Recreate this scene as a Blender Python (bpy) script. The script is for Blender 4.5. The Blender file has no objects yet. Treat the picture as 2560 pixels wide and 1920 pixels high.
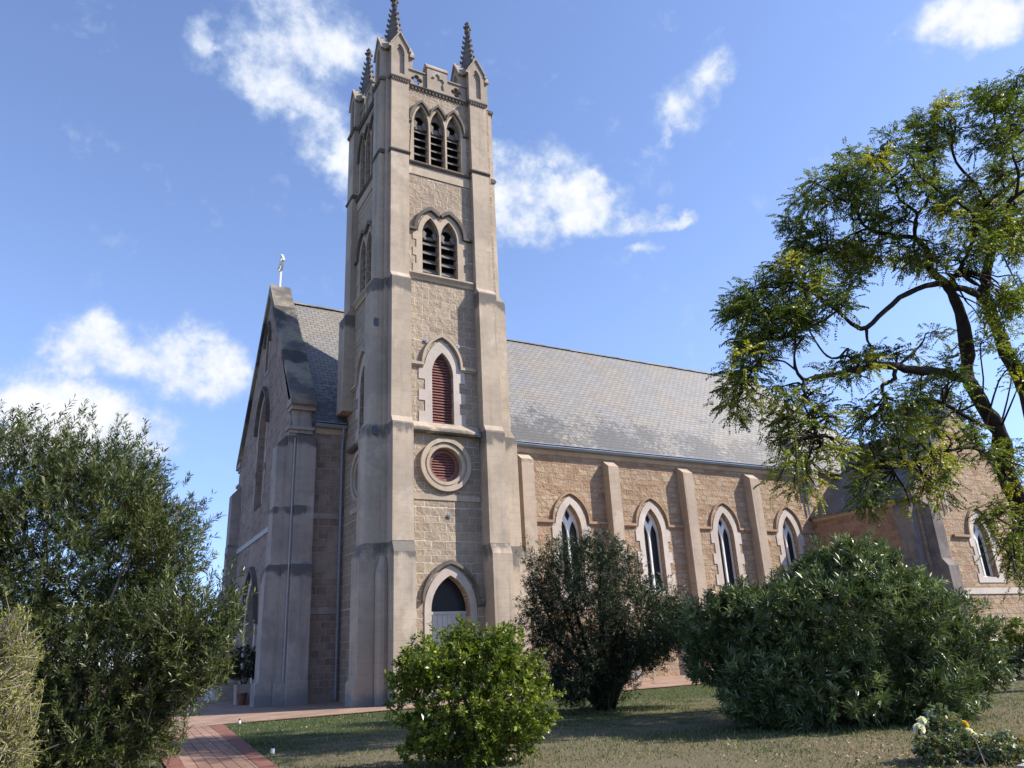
import bpy, bmesh, math, random
import numpy as np
from mathutils import Vector, Matrix, noise
from mathutils.geometry import tessellate_polygon

R = math.radians
scene = bpy.context.scene
COL = scene.collection

# ------------------------------------------------------------------ camera
cam_d = bpy.data.cameras.new("camera")
cam_d.sensor_fit = 'HORIZONTAL'
cam_d.sensor_width = 36.0
cam_d.lens = 26.456
cam_d.clip_start = 0.1
cam_d.clip_end = 3000.0
cam = bpy.data.objects.new("camera", cam_d)
COL.objects.link(cam)
cam.matrix_world = Matrix(((0.876674, -0.121449, -0.465503, 0.0),
                           (-0.478668, -0.317079, -0.818742, 0.0),
                           (-0.048166, 0.940591, -0.336109, 1.55),
                           (0, 0, 0, 1)))
scene.camera = cam

# ------------------------------------------------------------------ exposure
vs = scene.view_settings
vs.view_transform = 'Standard'
vs.look = 'None'
vs.exposure = 0.85
vs.gamma = 1.0
vs.use_curve_mapping = False

# ------------------------------------------------------------------ sun (from the south-east, behind the camera's right shoulder)
SUN_AZ = 60.0     # degrees from south towards east
SUN_EL = 38.5
sun_dir = Vector((math.sin(R(SUN_AZ)) * math.cos(R(SUN_EL)), -math.cos(R(SUN_AZ)) * math.cos(R(SUN_EL)), math.sin(R(SUN_EL))))
sl = bpy.data.lights.new("sun", 'SUN')
sl.energy = 4.8
sl.angle = R(0.53)
sl.color = (1.0, 0.93, 0.82)
so = bpy.data.objects.new("sun", sl)
COL.objects.link(so)
so.rotation_euler = (-sun_dir).to_track_quat('-Z', 'Y').to_euler()
so.location = (30, -30, 60)

# ------------------------------------------------------------------ sky
CLOUD=[[-0.0217,0.9307,0.365,17.07,-2.94,8.51,11.47,10.49,-26.08,1],[0.075,0.9344,0.3484,14.68,-0.03,-3.08,-3.6,8.49,-22.01,1],[0.023,0.9333,0.3583,13.0,0.1,-1.1,-1.71,10.9,-28.29,1],[0.1134,0.9351,0.3357,26.03,-3.91,2.1,3.55,9.38,-27.32,0.9],[-0.0383,0.9603,0.2763,9.58,0.85,-1.63,-1.92,5.53,-19.47,1.25],[0.0399,0.9634,0.2651,22.21,0.58,-5.43,-4.07,7.13,-25.29,1.1],[-0.0883,0.9551,0.2829,20.31,1.1,2.62,3.22,7.6,-24.64,1.15],[0.1489,0.7084,0.69,12.65,-1.57,-1.12,-1.61,11.21,-11.16,0.9],[0.1359,0.7568,0.6394,17.82,0.79,-4.72,-7.69,16.89,-18.35,0.8],[0.181,0.7758,0.6044,28.85,2.37,-11.68,-11.1,18.33,-20.21,0.6],[0.1802,0.7374,0.651,28.7,-9.75,3.1,3.4,10.62,-12.97,0.55],[0.188,0.6834,0.7054,24.79,-9.35,2.45,5.54,16.7,-17.66,0.6],[0.0507,0.7306,0.6809,66.67,-12.51,8.46,2.06,25.09,-27.07,0.55],[0.0673,0.7371,0.6724,60.0,-20.29,16.24,38.69,94.51,-107.48,0.5],[0.2173,0.7794,0.5876,29.04,-16.08,10.6,13.21,12.37,-21.29,0.95],[0.1989,0.7595,0.6193,42.38,-14.38,4.03,5.11,15.44,-20.58,0.35],[0.2203,0.797,0.5623,55.42,-18.41,4.38,7.15,20.92,-32.45,0.6],[0.4093,0.7121,0.5704,19.16,-7.65,-4.2,1.02,12.28,-16.06,0.85],[0.4369,0.7297,0.5259,18.17,-10.09,-1.09,8.2,18.09,-31.92,0.9],[0.4931,0.6818,0.5404,15.24,-8.59,-3.07,4.85,16.89,-25.74,1.1],[0.4274,0.6677,0.6095,16.28,-5.75,-5.11,-0.56,26.87,-29.05,0.5],[0.4718,0.6589,0.5859,29.47,-7.46,-15.33,-6.6,25.48,-23.34,0.6],[0.5414,0.6606,0.5201,17.68,-10.85,-4.62,8.78,32.98,-51.04,0.8],[0.5905,0.6308,0.5034,20.9,-16.06,-4.39,28.39,57.49,-105.34,0.65],[0.6129,0.6135,0.498,85.14,-49.74,-43.52,1.76,78.03,-98.28,0.5],[0.5697,0.5308,0.6274,24.15,-7.2,-15.84,-2.65,16.41,-11.48,0.8],[0.5644,0.5685,0.5985,72.26,-30.67,-39.0,-1.05,30.47,-27.96,0.6],[0.5771,0.5036,0.6429,53.05,-22.95,-29.65,0.99,30.9,-25.09,0.5],[0.5799,0.6598,0.4779,67.24,-51.02,-11.16,25.25,49.26,-98.65,0.55],[0.7479,0.2872,0.5985,13.27,-13.87,-9.92,13.61,18.73,-26.0,1.15],[0.7536,0.3047,0.5824,27.62,-33.97,-17.97,26.15,28.42,-48.7,0.8],[0.7192,0.3206,0.6163,41.54,-24.93,-35.51,7.17,30.14,-24.05,0.3],[0.7152,0.3606,0.5988,141.43,-85.43,-117.48,16.55,85.5,-71.25,0.35],[0.0944,0.7027,0.7052,53.17,-16.27,9.1,12.48,47.65,-49.15,0.35],[-0.0622,0.9907,0.1212,25.31,1.53,0.5,6.87,6.5,-49.64,0.8]]

world = bpy.data.worlds.new("World")
scene.world = world
world.use_nodes = True
SKY_STRENGTH = 0.143
CLOUD_WHITE = 0.60


def build_sky():
    nt = world.node_tree
    nt.nodes.clear()
    N = nt.nodes.new
    L = nt.links.new
    out = N('ShaderNodeOutputWorld')
    bg = N('ShaderNodeBackground')
    L(bg.outputs[0], out.inputs[0])
    sky = N('ShaderNodeTexSky')
    sky.sky_type = 'NISHITA'
    sky.sun_disc = False
    sky.sun_elevation = R(SUN_EL)
    # blender: rotation 0 puts the sun at +Y, turning clockwise seen from above
    sky.sun_rotation = math.atan2(sun_dir.x, sun_dir.y)
    sky.altitude = 300.0
    sky.air_density = 1.0
    sky.dust_density = 0.3
    sky.ozone_density = 3.0
    tc = N('ShaderNodeTexCoord')

    def math_(op, a, b=None, c=None):
        n = N('ShaderNodeMath')
        n.operation = op
        for i, x in enumerate((a, b, c)):
            if x is None:
                continue
            if isinstance(x, (int, float)):
                n.inputs[i].default_value = x
            else:
                L(x, n.inputs[i])
        return n.outputs[0]

    def vmath(op, a, b):
        n = N('ShaderNodeVectorMath')
        n.operation = op
        for i, x in enumerate((a, b)):
            if isinstance(x, tuple):
                n.inputs[i].default_value = x
            else:
                L(x, n.inputs[i])
        return n

    def noise_(vec, scale, detail, rough=0.6):
        n = N('ShaderNodeTexNoise')
        n.inputs['Scale'].default_value = scale
        n.inputs['Detail'].default_value = detail
        n.inputs['Roughness'].default_value = rough
        L(vec, n.inputs['Vector'])
        return n
    d = tc.outputs['Generated']
    w1 = noise_(d, 9.0, 5.0)
    sub = vmath('SUBTRACT', w1.outputs['Color'], (0.5, 0.5, 0.5)).outputs[0]
    sc = vmath('MULTIPLY', sub, (0.11, 0.11, 0.11)).outputs[0]
    dw = vmath('ADD', d, sc).outputs[0]
    acc = None
    for c in CLOUD:
        cx, A, B, st = Vector(c[0:3]), Vector(c[3:6]), Vector(c[6:9]), c[9]
        a = math_('SUBTRACT', vmath('DOT_PRODUCT', dw, tuple(A)).outputs['Value'], cx.dot(A))
        b = math_('SUBTRACT', vmath('DOT_PRODUCT', dw, tuple(B)).outputs['Value'], cx.dot(B))
        r2 = math_('MULTIPLY_ADD', a, a, math_('MULTIPLY', b, b))
        m = math_('MULTIPLY', math_('MAXIMUM', math_('MULTIPLY_ADD', r2, -0.48, 1.0), 0.0), st)
        acc = m if acc is None else math_('MAXIMUM', acc, m)
    n1 = noise_(d, 13.0, 9.0, 0.6).outputs['Fac']
    n2 = noise_(d, 42.0, 7.0, 0.6).outputs['Fac']
    nn = math_('MULTIPLY_ADD', n2, 0.5, n1)           # mean about .75
    e = math_('MULTIPLY_ADD', math_('SUBTRACT', nn, 0.75), 1.95, acc)
    mr = N('ShaderNodeMapRange')
    mr.interpolation_type = 'SMOOTHSTEP'
    mr.inputs['From Min'].default_value = 0.14
    mr.inputs['From Max'].default_value = 1.0
    L(e, mr.inputs['Value'])
    dens = math_('MULTIPLY', mr.outputs[0], 0.97)
    # clouds a touch greyer where the noise runs thin
    mc = N('ShaderNodeMapRange')
    mc.inputs['From Min'].default_value = 0.5
    mc.inputs['From Max'].default_value = 1.25
    L(e, mc.inputs['Value'])
    cmix = N('ShaderNodeMix')
    cmix.data_type = 'RGBA'
    cmix.inputs['A'].default_value = (0.56 * CLOUD_WHITE, 0.68 * CLOUD_WHITE, 0.88 * CLOUD_WHITE, 1)
    cmix.inputs['B'].default_value = (1.0 * CLOUD_WHITE, 1.0 * CLOUD_WHITE, 1.02 * CLOUD_WHITE, 1)
    L(mc.outputs[0], cmix.inputs['Factor'])
    skys = vmath('MULTIPLY', sky.outputs[0], (SKY_STRENGTH * 1.07, SKY_STRENGTH * 0.985, SKY_STRENGTH * 1.06)).outputs[0]
    # clear dry air: less milky low down than the model's default
    sz = N('ShaderNodeSeparateXYZ')
    L(d, sz.inputs[0])
    lo = N('ShaderNodeMapRange')
    lo.interpolation_type = 'SMOOTHSTEP'
    lo.inputs['From Min'].default_value = 0.0
    lo.inputs['From Max'].default_value = 0.42
    L(sz.outputs[2], lo.inputs['Value'])
    tint = N('ShaderNodeMix')
    tint.data_type = 'RGBA'
    tint.inputs['A'].default_value = (0.62, 0.72, 0.96, 1)
    tint.inputs['B'].default_value = (1.0, 1.0, 1.0, 1)
    L(lo.outputs[0], tint.inputs['Factor'])
    skys = vmath('MULTIPLY', skys, tint.outputs['Result']).outputs[0]
    mix = N('ShaderNodeMix')
    mix.data_type = 'RGBA'
    L(dens, mix.inputs['Factor'])
    L(skys, mix.inputs['A'])
    L(cmix.outputs['Result'], mix.inputs['B'])
    L(mix.outputs['Result'], bg.inputs['Color'])
    bg.inputs['Strength'].default_value = 1.0


build_sky()

# ------------------------------------------------------------------ material helpers
class Mat:
    """small wrapper for building node materials"""
    def __init__(self, name, rough=0.9, spec=0.25):
        self.m = bpy.data.materials.new(name)
        self.m.use_nodes = True
        self.nt = self.m.node_tree
        self.b = self.nt.nodes["Principled BSDF"]
        self.out = self.nt.nodes["Material Output"]
        self.b.inputs['Roughness'].default_value = rough
        self.b.inputs['Specular IOR Level'].default_value = spec
        self.tc = self.nt.nodes.new('ShaderNodeTexCoord')
        self.uv = self.tc.outputs['UV']
        self.ob = self.tc.outputs['Object']

    def n(self, t, **kw):
        x = self.nt.nodes.new(t)
        for k, v in kw.items():
            setattr(x, k, v)
        return x

    def put(self, sock, v):
        if v is None:
            return
        if hasattr(v, 'links') or isinstance(v, bpy.types.NodeSocket):
            self.nt.links.new(v, sock)
        else:
            if isinstance(v, tuple) and len(v) == 3 and sock.type == 'RGBA':
                v = (*v, 1.0)
            sock.default_value = v

    def math(self, op, a, b=None, c=None, clamp=False):
        x = self.n('ShaderNodeMath', operation=op, use_clamp=clamp)
        for i, v in enumerate((a, b, c)):
            self.put(x.inputs[i], v)
        return x.outputs[0]

    def vmath(self, op, a, b=None):
        x = self.n('ShaderNodeVectorMath', operation=op)
        self.put(x.inputs[0], a)
        self.put(x.inputs[1], b)
        return x.outputs[0]

    def noise(self, vec, scale, detail=4.0, rough=0.55, color=False):
        x = self.n('ShaderNodeTexNoise')
        self.put(x.inputs['Vector'], vec)
        x.inputs['Scale'].default_value = scale
        x.inputs['Detail'].default_value = detail
        x.inputs['Roughness'].default_value = rough
        return x.outputs['Color' if color else 'Fac']

    def ramp(self, v, a, b, lo=0.0, hi=1.0, smooth=True):
        x = self.n('ShaderNodeMapRange')
        if smooth:
            x.interpolation_type = 'SMOOTHSTEP'
        self.put(x.inputs['Value'], v)
        x.inputs['From Min'].default_value = a
        x.inputs['From Max'].default_value = b
        x.inputs['To Min'].default_value = lo
        x.inputs['To Max'].default_value = hi
        return x.outputs[0]

    def mix(self, f, a, b, mode='MIX'):
        x = self.n('ShaderNodeMix', data_type='RGBA', blend_type=mode)
        self.put(x.inputs['Factor'], f)
        self.put(x.inputs['A'], a)
        self.put(x.inputs['B'], b)
        return x.outputs['Result']

    def mapping(self, vec, scale=(1, 1, 1), loc=(0, 0, 0)):
        x = self.n('ShaderNodeMapping')
        self.put(x.inputs['Vector'], vec)
        x.inputs['Scale'].default_value = scale
        x.inputs['Location'].default_value = loc
        return x.outputs[0]

    def xyz(self, vec):
        x = self.n('ShaderNodeSeparateXYZ')
        self.put(x.inputs[0], vec)
        return x.outputs

    def brick(self, vec, w, h, mortar, c1, c2, cm, offset=0.5, smooth=0.1, bias=0.0):
        x = self.n('ShaderNodeTexBrick')
        self.put(x.inputs['Vector'], vec)
        x.offset = offset
        x.inputs['Scale'].default_value = 1.0
        x.inputs['Brick Width'].default_value = w
        x.inputs['Row Height'].default_value = h
        x.inputs['Mortar Size'].default_value = mortar
        x.inputs['Mortar Smooth'].default_value = smooth
        x.inputs['Bias'].default_value = bias
        self.put(x.inputs['Color1'], c1)
        self.put(x.inputs['Color2'], c2)
        self.put(x.inputs['Mortar'], cm)
        return x

    def bump(self, h, strength=0.5, dist=0.02, normal=None):
        x = self.n('ShaderNodeBump')
        self.put(x.inputs['Height'], h)
        x.inputs['Strength'].default_value = strength
        x.inputs['Distance'].default_value = dist
        if normal is not None:
            self.put(x.inputs['Normal'], normal)
        return x.outputs[0]

    def done(self, color=None, normal=None, rough=None):
        self.put(self.b.inputs['Base Color'], color)
        self.put(self.b.inputs['Normal'], normal)
        self.put(self.b.inputs['Roughness'], rough)
        return self.m


def warp_courses(M, uv, amt, fine):
    """uneven course heights and slightly wavering joints"""
    s = M.xyz(uv)
    cv = M.n('ShaderNodeCombineXYZ')
    M.put(cv.inputs[1], s[1])
    rowvar = M.math('MULTIPLY', M.math('SUBTRACT', M.noise(cv.outputs[0], 1.1, 2.0), 0.5), amt)
    wob = M.vmath('MULTIPLY', M.vmath('SUBTRACT', M.noise(uv, 3.0, 3.0, color=True), (0.5, 0.5, 0.5)), (fine, fine, 0))
    u2 = M.n('ShaderNodeCombineXYZ')
    M.put(u2.inputs[0], s[0])
    M.put(u2.inputs[1], M.math('ADD', s[1], rowvar))
    return M.vmath('ADD', u2.outputs[0], wob)


def stone_wall(name, c1, c2, c3, mortar, w, h, ms, rough_amt=0.05, fine=0.05, rowamt=0.5, dirt=0.25, joint=0.6, patch=None):
    M = Mat(name, 0.93, 0.15)
    v = warp_courses(M, M.uv, rowamt, fine)
    br = M.brick(v, w, h, ms, c1, c2, mortar, offset=0.43, smooth=0.35)
    # second, wider bond picks out tinted stones so the coursing never repeats
    br2 = M.brick(M.vmath('ADD', v, (3.37, 0.0, 0.0)), w * 1.73, h, ms, (0, 0, 0), (1, 1, 1), (0.5, 0.5, 0.5), offset=0.29, smooth=0.3)
    tone = M.mix(M.math('MULTIPLY', M.xyz(br2.outputs['Color'])[0], 0.55), br.outputs['Color'], c3)
    big = M.noise(M.ob, 0.35, 4.0)
    fine_n = M.noise(M.ob, 9.0, 6.0, 0.65)
    tone = M.mix(M.ramp(fine_n, 0.3, 0.75, 0.0, 0.55), tone, M.mix(1.0, tone, (0.62, 0.58, 0.55), 'MULTIPLY'))
    speck = M.ramp(M.noise(M.ob, 4.5, 5.0, 0.7), 0.58, 0.72)
    tone = M.mix(M.math('MULTIPLY', speck, 0.5), tone, M.mix(1.0, tone, (0.5, 0.47, 0.46), 'MULTIPLY'))
    if patch:
        tone = M.mix(M.ramp(M.noise(M.ob, 0.8, 3.0), 0.52, 0.66, 0.0, 0.7), tone, patch)
    col = M.mix(br.outputs['Fac'], tone, M.mix(joint, tone, mortar))
    col = M.mix(M.ramp(big, 0.35, 0.75, 0.0, dirt), col, M.mix(1.0, col, (0.55, 0.53, 0.52), 'MULTIPLY'))
    face = M.math('MULTIPLY_ADD', M.noise(M.ob, 3.2, 5.0, 0.6), 1.0, M.math('MULTIPLY', fine_n, 0.35))
    hgt = M.math('MULTIPLY_ADD', br.outputs['Fac'], -0.55, face)
    return M.done(col, M.bump(hgt, 1.0, rough_amt))


def render_mat(name, base, alt, stain=(0.10, 0.095, 0.09), heights=(), amount=0.8, fall=0.9, joints=True, damp=True, streak=0.55):
    """cement render / dressed stone with dark weathering below the given ledges"""
    M = Mat(name, 0.9, 0.15)
    big = M.noise(M.ob, 0.55, 5.0, 0.6)
    sm = M.noise(M.ob, 5.0, 5.0, 0.65)
    col = M.mix(M.ramp(big, 0.40, 0.60), base, alt)
    col = M.mix(M.ramp(sm, 0.35, 0.8, 0.0, 0.35), col, M.mix(1.0, col, (0.66, 0.64, 0.62), 'MULTIPLY'))
    pt = M.noise(M.mapping(M.ob, (0.5, 0.5, 0.38), (7.3, 1.1, 2.0)), 1.0, 6.0, 0.55)
    col = M.mix(M.ramp(pt, 0.60, 0.625, 0.0, 0.45), col, M.mix(1.0, col, (1.28, 1.32, 1.38), 'MULTIPLY'))
    # rain streaks
    st = M.noise(M.mapping(M.ob, (3.2, 3.2, 0.16)), 1.0, 5.0, 0.6)
    col = M.mix(M.ramp(st, 0.52, 0.75, 0.0, streak), col, M.mix(1.0, col, (0.5, 0.49, 0.48), 'MULTIPLY'))
    z = M.xyz(M.ob)[2]
    mask = None
    for hz, f in heights:
        up = M.ramp(z, hz + 0.02, hz + 0.12, 1.0, 0.0)
        dn = M.ramp(z, hz - fall * f, hz - 0.05, 0.0, 1.0)
        m = M.math('MULTIPLY', M.math('MULTIPLY', up, dn), min(1.0, f))
        mask = m if mask is None else M.math('MAXIMUM', mask, m)
    if mask is not None:
        nz = M.noise(M.mapping(M.ob, (1.0, 1.0, 0.7)), 1.5, 7.0, 0.68)
        gate = M.ramp(M.noise(M.ob, 0.42, 2.0), 0.42, 0.62, -0.16, 0.06)
        nz = M.math('ADD', nz, gate)
        k = M.ramp(M.math('MULTIPLY_ADD', mask, 0.85, M.math('MULTIPLY', nz, 1.5)), 1.12, 1.42, 0.0, amount)
        col = M.mix(k, col, stain)
    if damp:
        nb = M.noise(M.ob, 1.1, 5.0, 0.6)
        k = M.ramp(M.math('ADD', M.math('MULTIPLY', M.ramp(z, 0.0, 1.0, 1.0, 0.0), 0.5), nb), 0.6, 1.05, 0.0, 0.75)
        col = M.mix(k, col, (0.17, 0.175, 0.18))
    hgt = M.math('MULTIPLY_ADD', sm, 0.6, M.noise(M.ob, 30.0, 3.0))
    if joints:
        br = M.brick(M.uv, 0.62, 0.36, 0.006, (1, 1, 1), (1, 1, 1), (0, 0, 0), smooth=0.3)
        hgt = M.math('MULTIPLY_ADD', br.outputs['Fac'], -0.5, hgt)
        col = M.mix(M.math('MULTIPLY', br.outputs['Fac'], 0.42), col, M.mix(1.0, col, (0.6, 0.58, 0.56), 'MULTIPLY'))
    return M.done(col, M.bump(hgt, 0.45, 0.012))


def slate_mat(name, tint, seed):
    M = Mat(name, 0.6, 0.4)
    wob = M.vmath('MULTIPLY', M.vmath('SUBTRACT', M.noise(M.uv, 2.2, 4.0, color=True), (0.5, 0.5, 0.5)), (0.05, 0.035, 0))
    v = M.vmath('ADD', M.vmath('ADD', M.uv, wob), (seed, 0.0, 0.0))
    br = M.brick(v, 0.42, 0.27, 0.016, (0.178, 0.173, 0.167), (0.222, 0.212, 0.198), (0.040, 0.040, 0.041), offset=0.5, smooth=0.15)
    b2 = M.brick(M.vmath('ADD', v, (0.0, 0.0, 0.0)), 0.42, 0.27, 0.0, (0, 0, 0), (1, 1, 1), (0.5, 0.5, 0.5), offset=0.5, bias=-0.1)
    col = br.outputs['Color']
    warm = M.ramp(M.noise(M.uv, 0.33, 4.0), 0.42, 0.62)
    col = M.mix(M.math('MULTIPLY', warm, 0.55), col, M.mix(1.0, col, (1.12, 0.98, 0.80), 'MULTIPLY'))
    col = M.mix(M.ramp(M.noise(M.uv, 14.0, 5.0, 0.7), 0.45, 0.75, 0.0, 0.5), col, M.mix(1.0, col, (0.62, 0.64, 0.66), 'MULTIPLY'))
    col = M.mix(0.5, col, M.mix(1.0, col, tint, 'MULTIPLY'))
    # lichen and soot blotches, thickest towards the eaves
    z = M.xyz(M.ob)[2]
    low = M.ramp(z, 12.0, 17.5, 1.0, 0.0)
    blot = M.math('ADD', M.math('MULTIPLY', low, 0.27), M.math('MULTIPLY_ADD', M.noise(M.uv, 3.4, 6.0, 0.72), 0.75, M.math('MULTIPLY', M.noise(M.uv, 0.45, 3.0), 0.45)))
    k = M.ramp(blot, 0.74, 0.87, 0.0, 0.8)
    col = M.mix(k, col, (0.05, 0.051, 0.053))
    col = M.mix(M.ramp(M.noise(M.uv, 5.5, 5.0, 0.7), 0.66, 0.75, 0.0, 0.5), col, (0.29, 0.29, 0.275))
    # each slate is lifted at its lower edge
    fr = M.math('FRACT', M.math('DIVIDE', M.xyz(v)[1], 0.27))
    hgt = M.math('ADD', M.math('MULTIPLY', fr, -0.9), M.math('MULTIPLY', br.outputs['Fac'], -0.6))
    hgt = M.math('ADD', hgt, M.math('MULTIPLY', M.xyz(b2.outputs['Color'])[0], 0.25))
    return M.done(col, M.bump(hgt, 0.6, 0.016))


def plain_mat(name, color, rough=0.6, spec=0.4, var=0.25, scale=6.0, metallic=0.0, bump=0.006, dark=(0.6, 0.6, 0.6)):
    M = Mat(name, rough, spec)
    M.b.inputs['Metallic'].default_value = metallic
    n = M.noise(M.ob, scale, 5.0, 0.6)
    col = M.mix(M.ramp(n, 0.3, 0.75, 0.0, var * 2), color, M.mix(1.0, (*color, 1.0), (*dark, 1.0), 'MULTIPLY'))
    return M.done(col, M.bump(n, 0.4, bump) if bump else None)


def leaf_mat(name, dark, mid, light, rough=0.45, trans=0.30, spec=0.4):
    M = Mat(name, rough, spec)
    at = M.n('ShaderNodeAttribute', attribute_name='tint')
    s = M.xyz(at.outputs['Vector'])
    col = M.mix(M.ramp(s[0], 0.0, 0.6, smooth=False), dark, mid)
    col = M.mix(M.ramp(s[0], 0.6, 1.0, smooth=False), col, light)
    M.put(M.b.inputs['Base Color'], col)
    tr = M.n('ShaderNodeBsdfTranslucent')
    M.put(tr.inputs['Color'], M.mix(1.0, col, (1.3, 1.4, 0.55), 'MULTIPLY'))
    ms = M.n('ShaderNodeMixShader')
    ms.inputs[0].default_value = trans
    M.nt.links.new(M.b.outputs[0], ms.inputs[1])
    M.nt.links.new(tr.outputs[0], ms.inputs[2])
    M.nt.links.new(ms.outputs[0], M.out.inputs['Surface'])
    return M.m


# ------------------------------------------------------------------ materials
MT = {}
MT['tower_stone'] = stone_wall("tower_stone", (0.43, 0.345, 0.25), (0.315, 0.245, 0.18), (0.37, 0.30, 0.24), (0.60, 0.53, 0.42), 0.66, 0.33, 0.019, 0.085, 0.075, 0.6, 0.28, 0.8)
MT['nave_stone'] = stone_wall("nave_stone", (0.43, 0.325, 0.22), (0.285, 0.185, 0.120), (0.43, 0.355, 0.27), (0.41, 0.255, 0.155), 0.55, 0.29, 0.028, 0.11, 0.18, 0.65, 0.28, 0.8)
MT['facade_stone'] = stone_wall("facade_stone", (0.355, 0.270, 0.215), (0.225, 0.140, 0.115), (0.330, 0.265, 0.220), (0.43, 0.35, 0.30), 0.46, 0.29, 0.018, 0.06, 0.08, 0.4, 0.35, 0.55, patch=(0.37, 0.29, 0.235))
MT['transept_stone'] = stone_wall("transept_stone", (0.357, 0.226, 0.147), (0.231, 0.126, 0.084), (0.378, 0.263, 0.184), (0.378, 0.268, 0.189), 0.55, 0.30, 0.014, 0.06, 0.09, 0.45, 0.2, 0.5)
TW = ((17.12, 1.3), (10.49, 1.3), (5.72, 1.8))
MT['buttress'] = render_mat("buttress_render", (0.445, 0.365, 0.280), (0.368, 0.302, 0.235), heights=TW, amount=0.8)
MT['dressing'] = render_mat("dressed_render", (0.445, 0.366, 0.280), (0.378, 0.310, 0.235), heights=(), joints=False, streak=0.35)
MT['dark_string'] = render_mat("weathered_string", (0.105, 0.09, 0.08), (0.16, 0.135, 0.115), heights=(), joints=False, streak=0.6)
MT['pinnacle'] = render_mat("pinnacle_stone", (0.395, 0.33, 0.265), (0.31, 0.26, 0.21), heights=(), joints=False, streak=0.5)
MT['spire'] = render_mat("spire_stone", (0.194, 0.168, 0.147), (0.126, 0.110, 0.100), heights=(), joints=False, streak=0.6)
MT['pale_surround'] = render_mat("pale_surround", (0.526, 0.459, 0.403), (0.448, 0.386, 0.336), heights=(), joints=False, streak=0.15)
MT['nave_buttress'] = render_mat("nave_buttress_render", (0.424, 0.341, 0.264), (0.369, 0.297, 0.231), heights=((10.95, 0.5),), amount=0.6)
MT['ochre'] = render_mat("ochre_trim", (0.37, 0.25, 0.165), (0.33, 0.22, 0.145), heights=(), joints=False, streak=0.2)
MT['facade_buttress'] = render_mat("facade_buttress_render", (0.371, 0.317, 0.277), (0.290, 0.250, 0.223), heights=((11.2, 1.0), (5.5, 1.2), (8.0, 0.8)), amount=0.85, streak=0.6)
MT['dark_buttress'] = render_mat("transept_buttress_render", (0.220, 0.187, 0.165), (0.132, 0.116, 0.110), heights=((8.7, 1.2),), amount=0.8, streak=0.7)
MT['coping'] = render_mat("coping_stone", (0.276, 0.247, 0.190), (0.115, 0.106, 0.101), stain=(0.06, 0.058, 0.057), heights=((19.9, 4.0), (16.2, 2.6)), amount=0.9, fall=0.95, joints=False, damp=False, streak=0.6)
MT['slate'] = slate_mat("slate_roof", (1.0, 1.0, 1.0), 0.0)
MT['slate_dark'] = slate_mat("slate_roof_dark", (0.75, 0.74, 0.76), 2.7)
MT['maroon'] = plain_mat("maroon_paint", (0.223, 0.092, 0.078), 0.55, 0.35, 0.3, 5.0)
MT['louvre'] = plain_mat("grey_louvre_slate", (0.17, 0.155, 0.14), 0.75, 0.3, 0.3, 4.0)
MT['void'] = plain_mat("dark_interior", (0.012, 0.011, 0.011), 0.95, 0.05, 0.1, 2.0, bump=0)
MT['glass'] = plain_mat("leaded_glass", (0.018, 0.019, 0.023), 0.4, 0.25, 0.4, 9.0, bump=0.01)
MT['white_paint'] = plain_mat("white_paint", (0.72, 0.72, 0.70), 0.45, 0.4, 0.12, 3.0)
MT['gutter'] = plain_mat("grey_gutter", (0.28, 0.31, 0.35), 0.35, 0.5, 0.25, 1.0, metallic=0.3, bump=0)
MT['pipe'] = plain_mat("grey_downpipe", (0.24, 0.27, 0.32), 0.45, 0.4, 0.2, 2.0, bump=0)
MT['dark_steel'] = plain_mat("dark_steel", (0.085, 0.095, 0.11), 0.5, 0.4, 0.3, 12.0, bump=0)
MT['steel'] = plain_mat("painted_steel", (0.26, 0.28, 0.30), 0.4, 0.5, 0.3, 12.0, metallic=0.4, bump=0)
MT['blue_door'] = plain_mat("pale_blue_door", (0.42, 0.46, 0.50), 0.5, 0.35, 0.15, 3.0)
MT['grey_door'] = plain_mat("pale_grey_door", (0.46, 0.45, 0.44), 0.55, 0.35, 0.2, 3.0)
MT['bark'] = plain_mat("dark_bark", (0.040, 0.031, 0.027), 0.95, 0.1, 0.5, 7.0, bump=0.05)
MT['twig'] = plain_mat("grey_twig", (0.27, 0.23, 0.17), 0.9, 0.15, 0.4, 9.0, bump=0)
MT['twig_brown'] = plain_mat("brown_twig", (0.10, 0.085, 0.045), 0.9, 0.15, 0.4, 9.0, bump=0)
MT['twig_dark'] = plain_mat("dark_twig", (0.05, 0.04, 0.032), 0.9, 0.15, 0.4, 9.0, bump=0)
MT['planter'] = plain_mat("planter_concrete", (0.40, 0.335, 0.275), 0.9, 0.15, 0.35, 3.0, bump=0.02)
MT['terracotta'] = plain_mat("terracotta_rim", (0.22, 0.10, 0.075), 0.85, 0.2, 0.3, 5.0)
MT['soil'] = plain_mat("soil", (0.05, 0.038, 0.03), 0.95, 0.05, 0.4, 20.0, bump=0.03)
MT['black'] = plain_mat("black_plastic", (0.02, 0.02, 0.022), 0.5, 0.4, 0.2, 5.0, bump=0)
MT['far_wall'] = stone_wall("garden_brick", (0.30, 0.15, 0.10), (0.24, 0.115, 0.085), (0.33, 0.20, 0.14), (0.36, 0.30, 0.25), 0.23, 0.076, 0.01, 0.01, 0.01, 0.0, 0.3)


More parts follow.
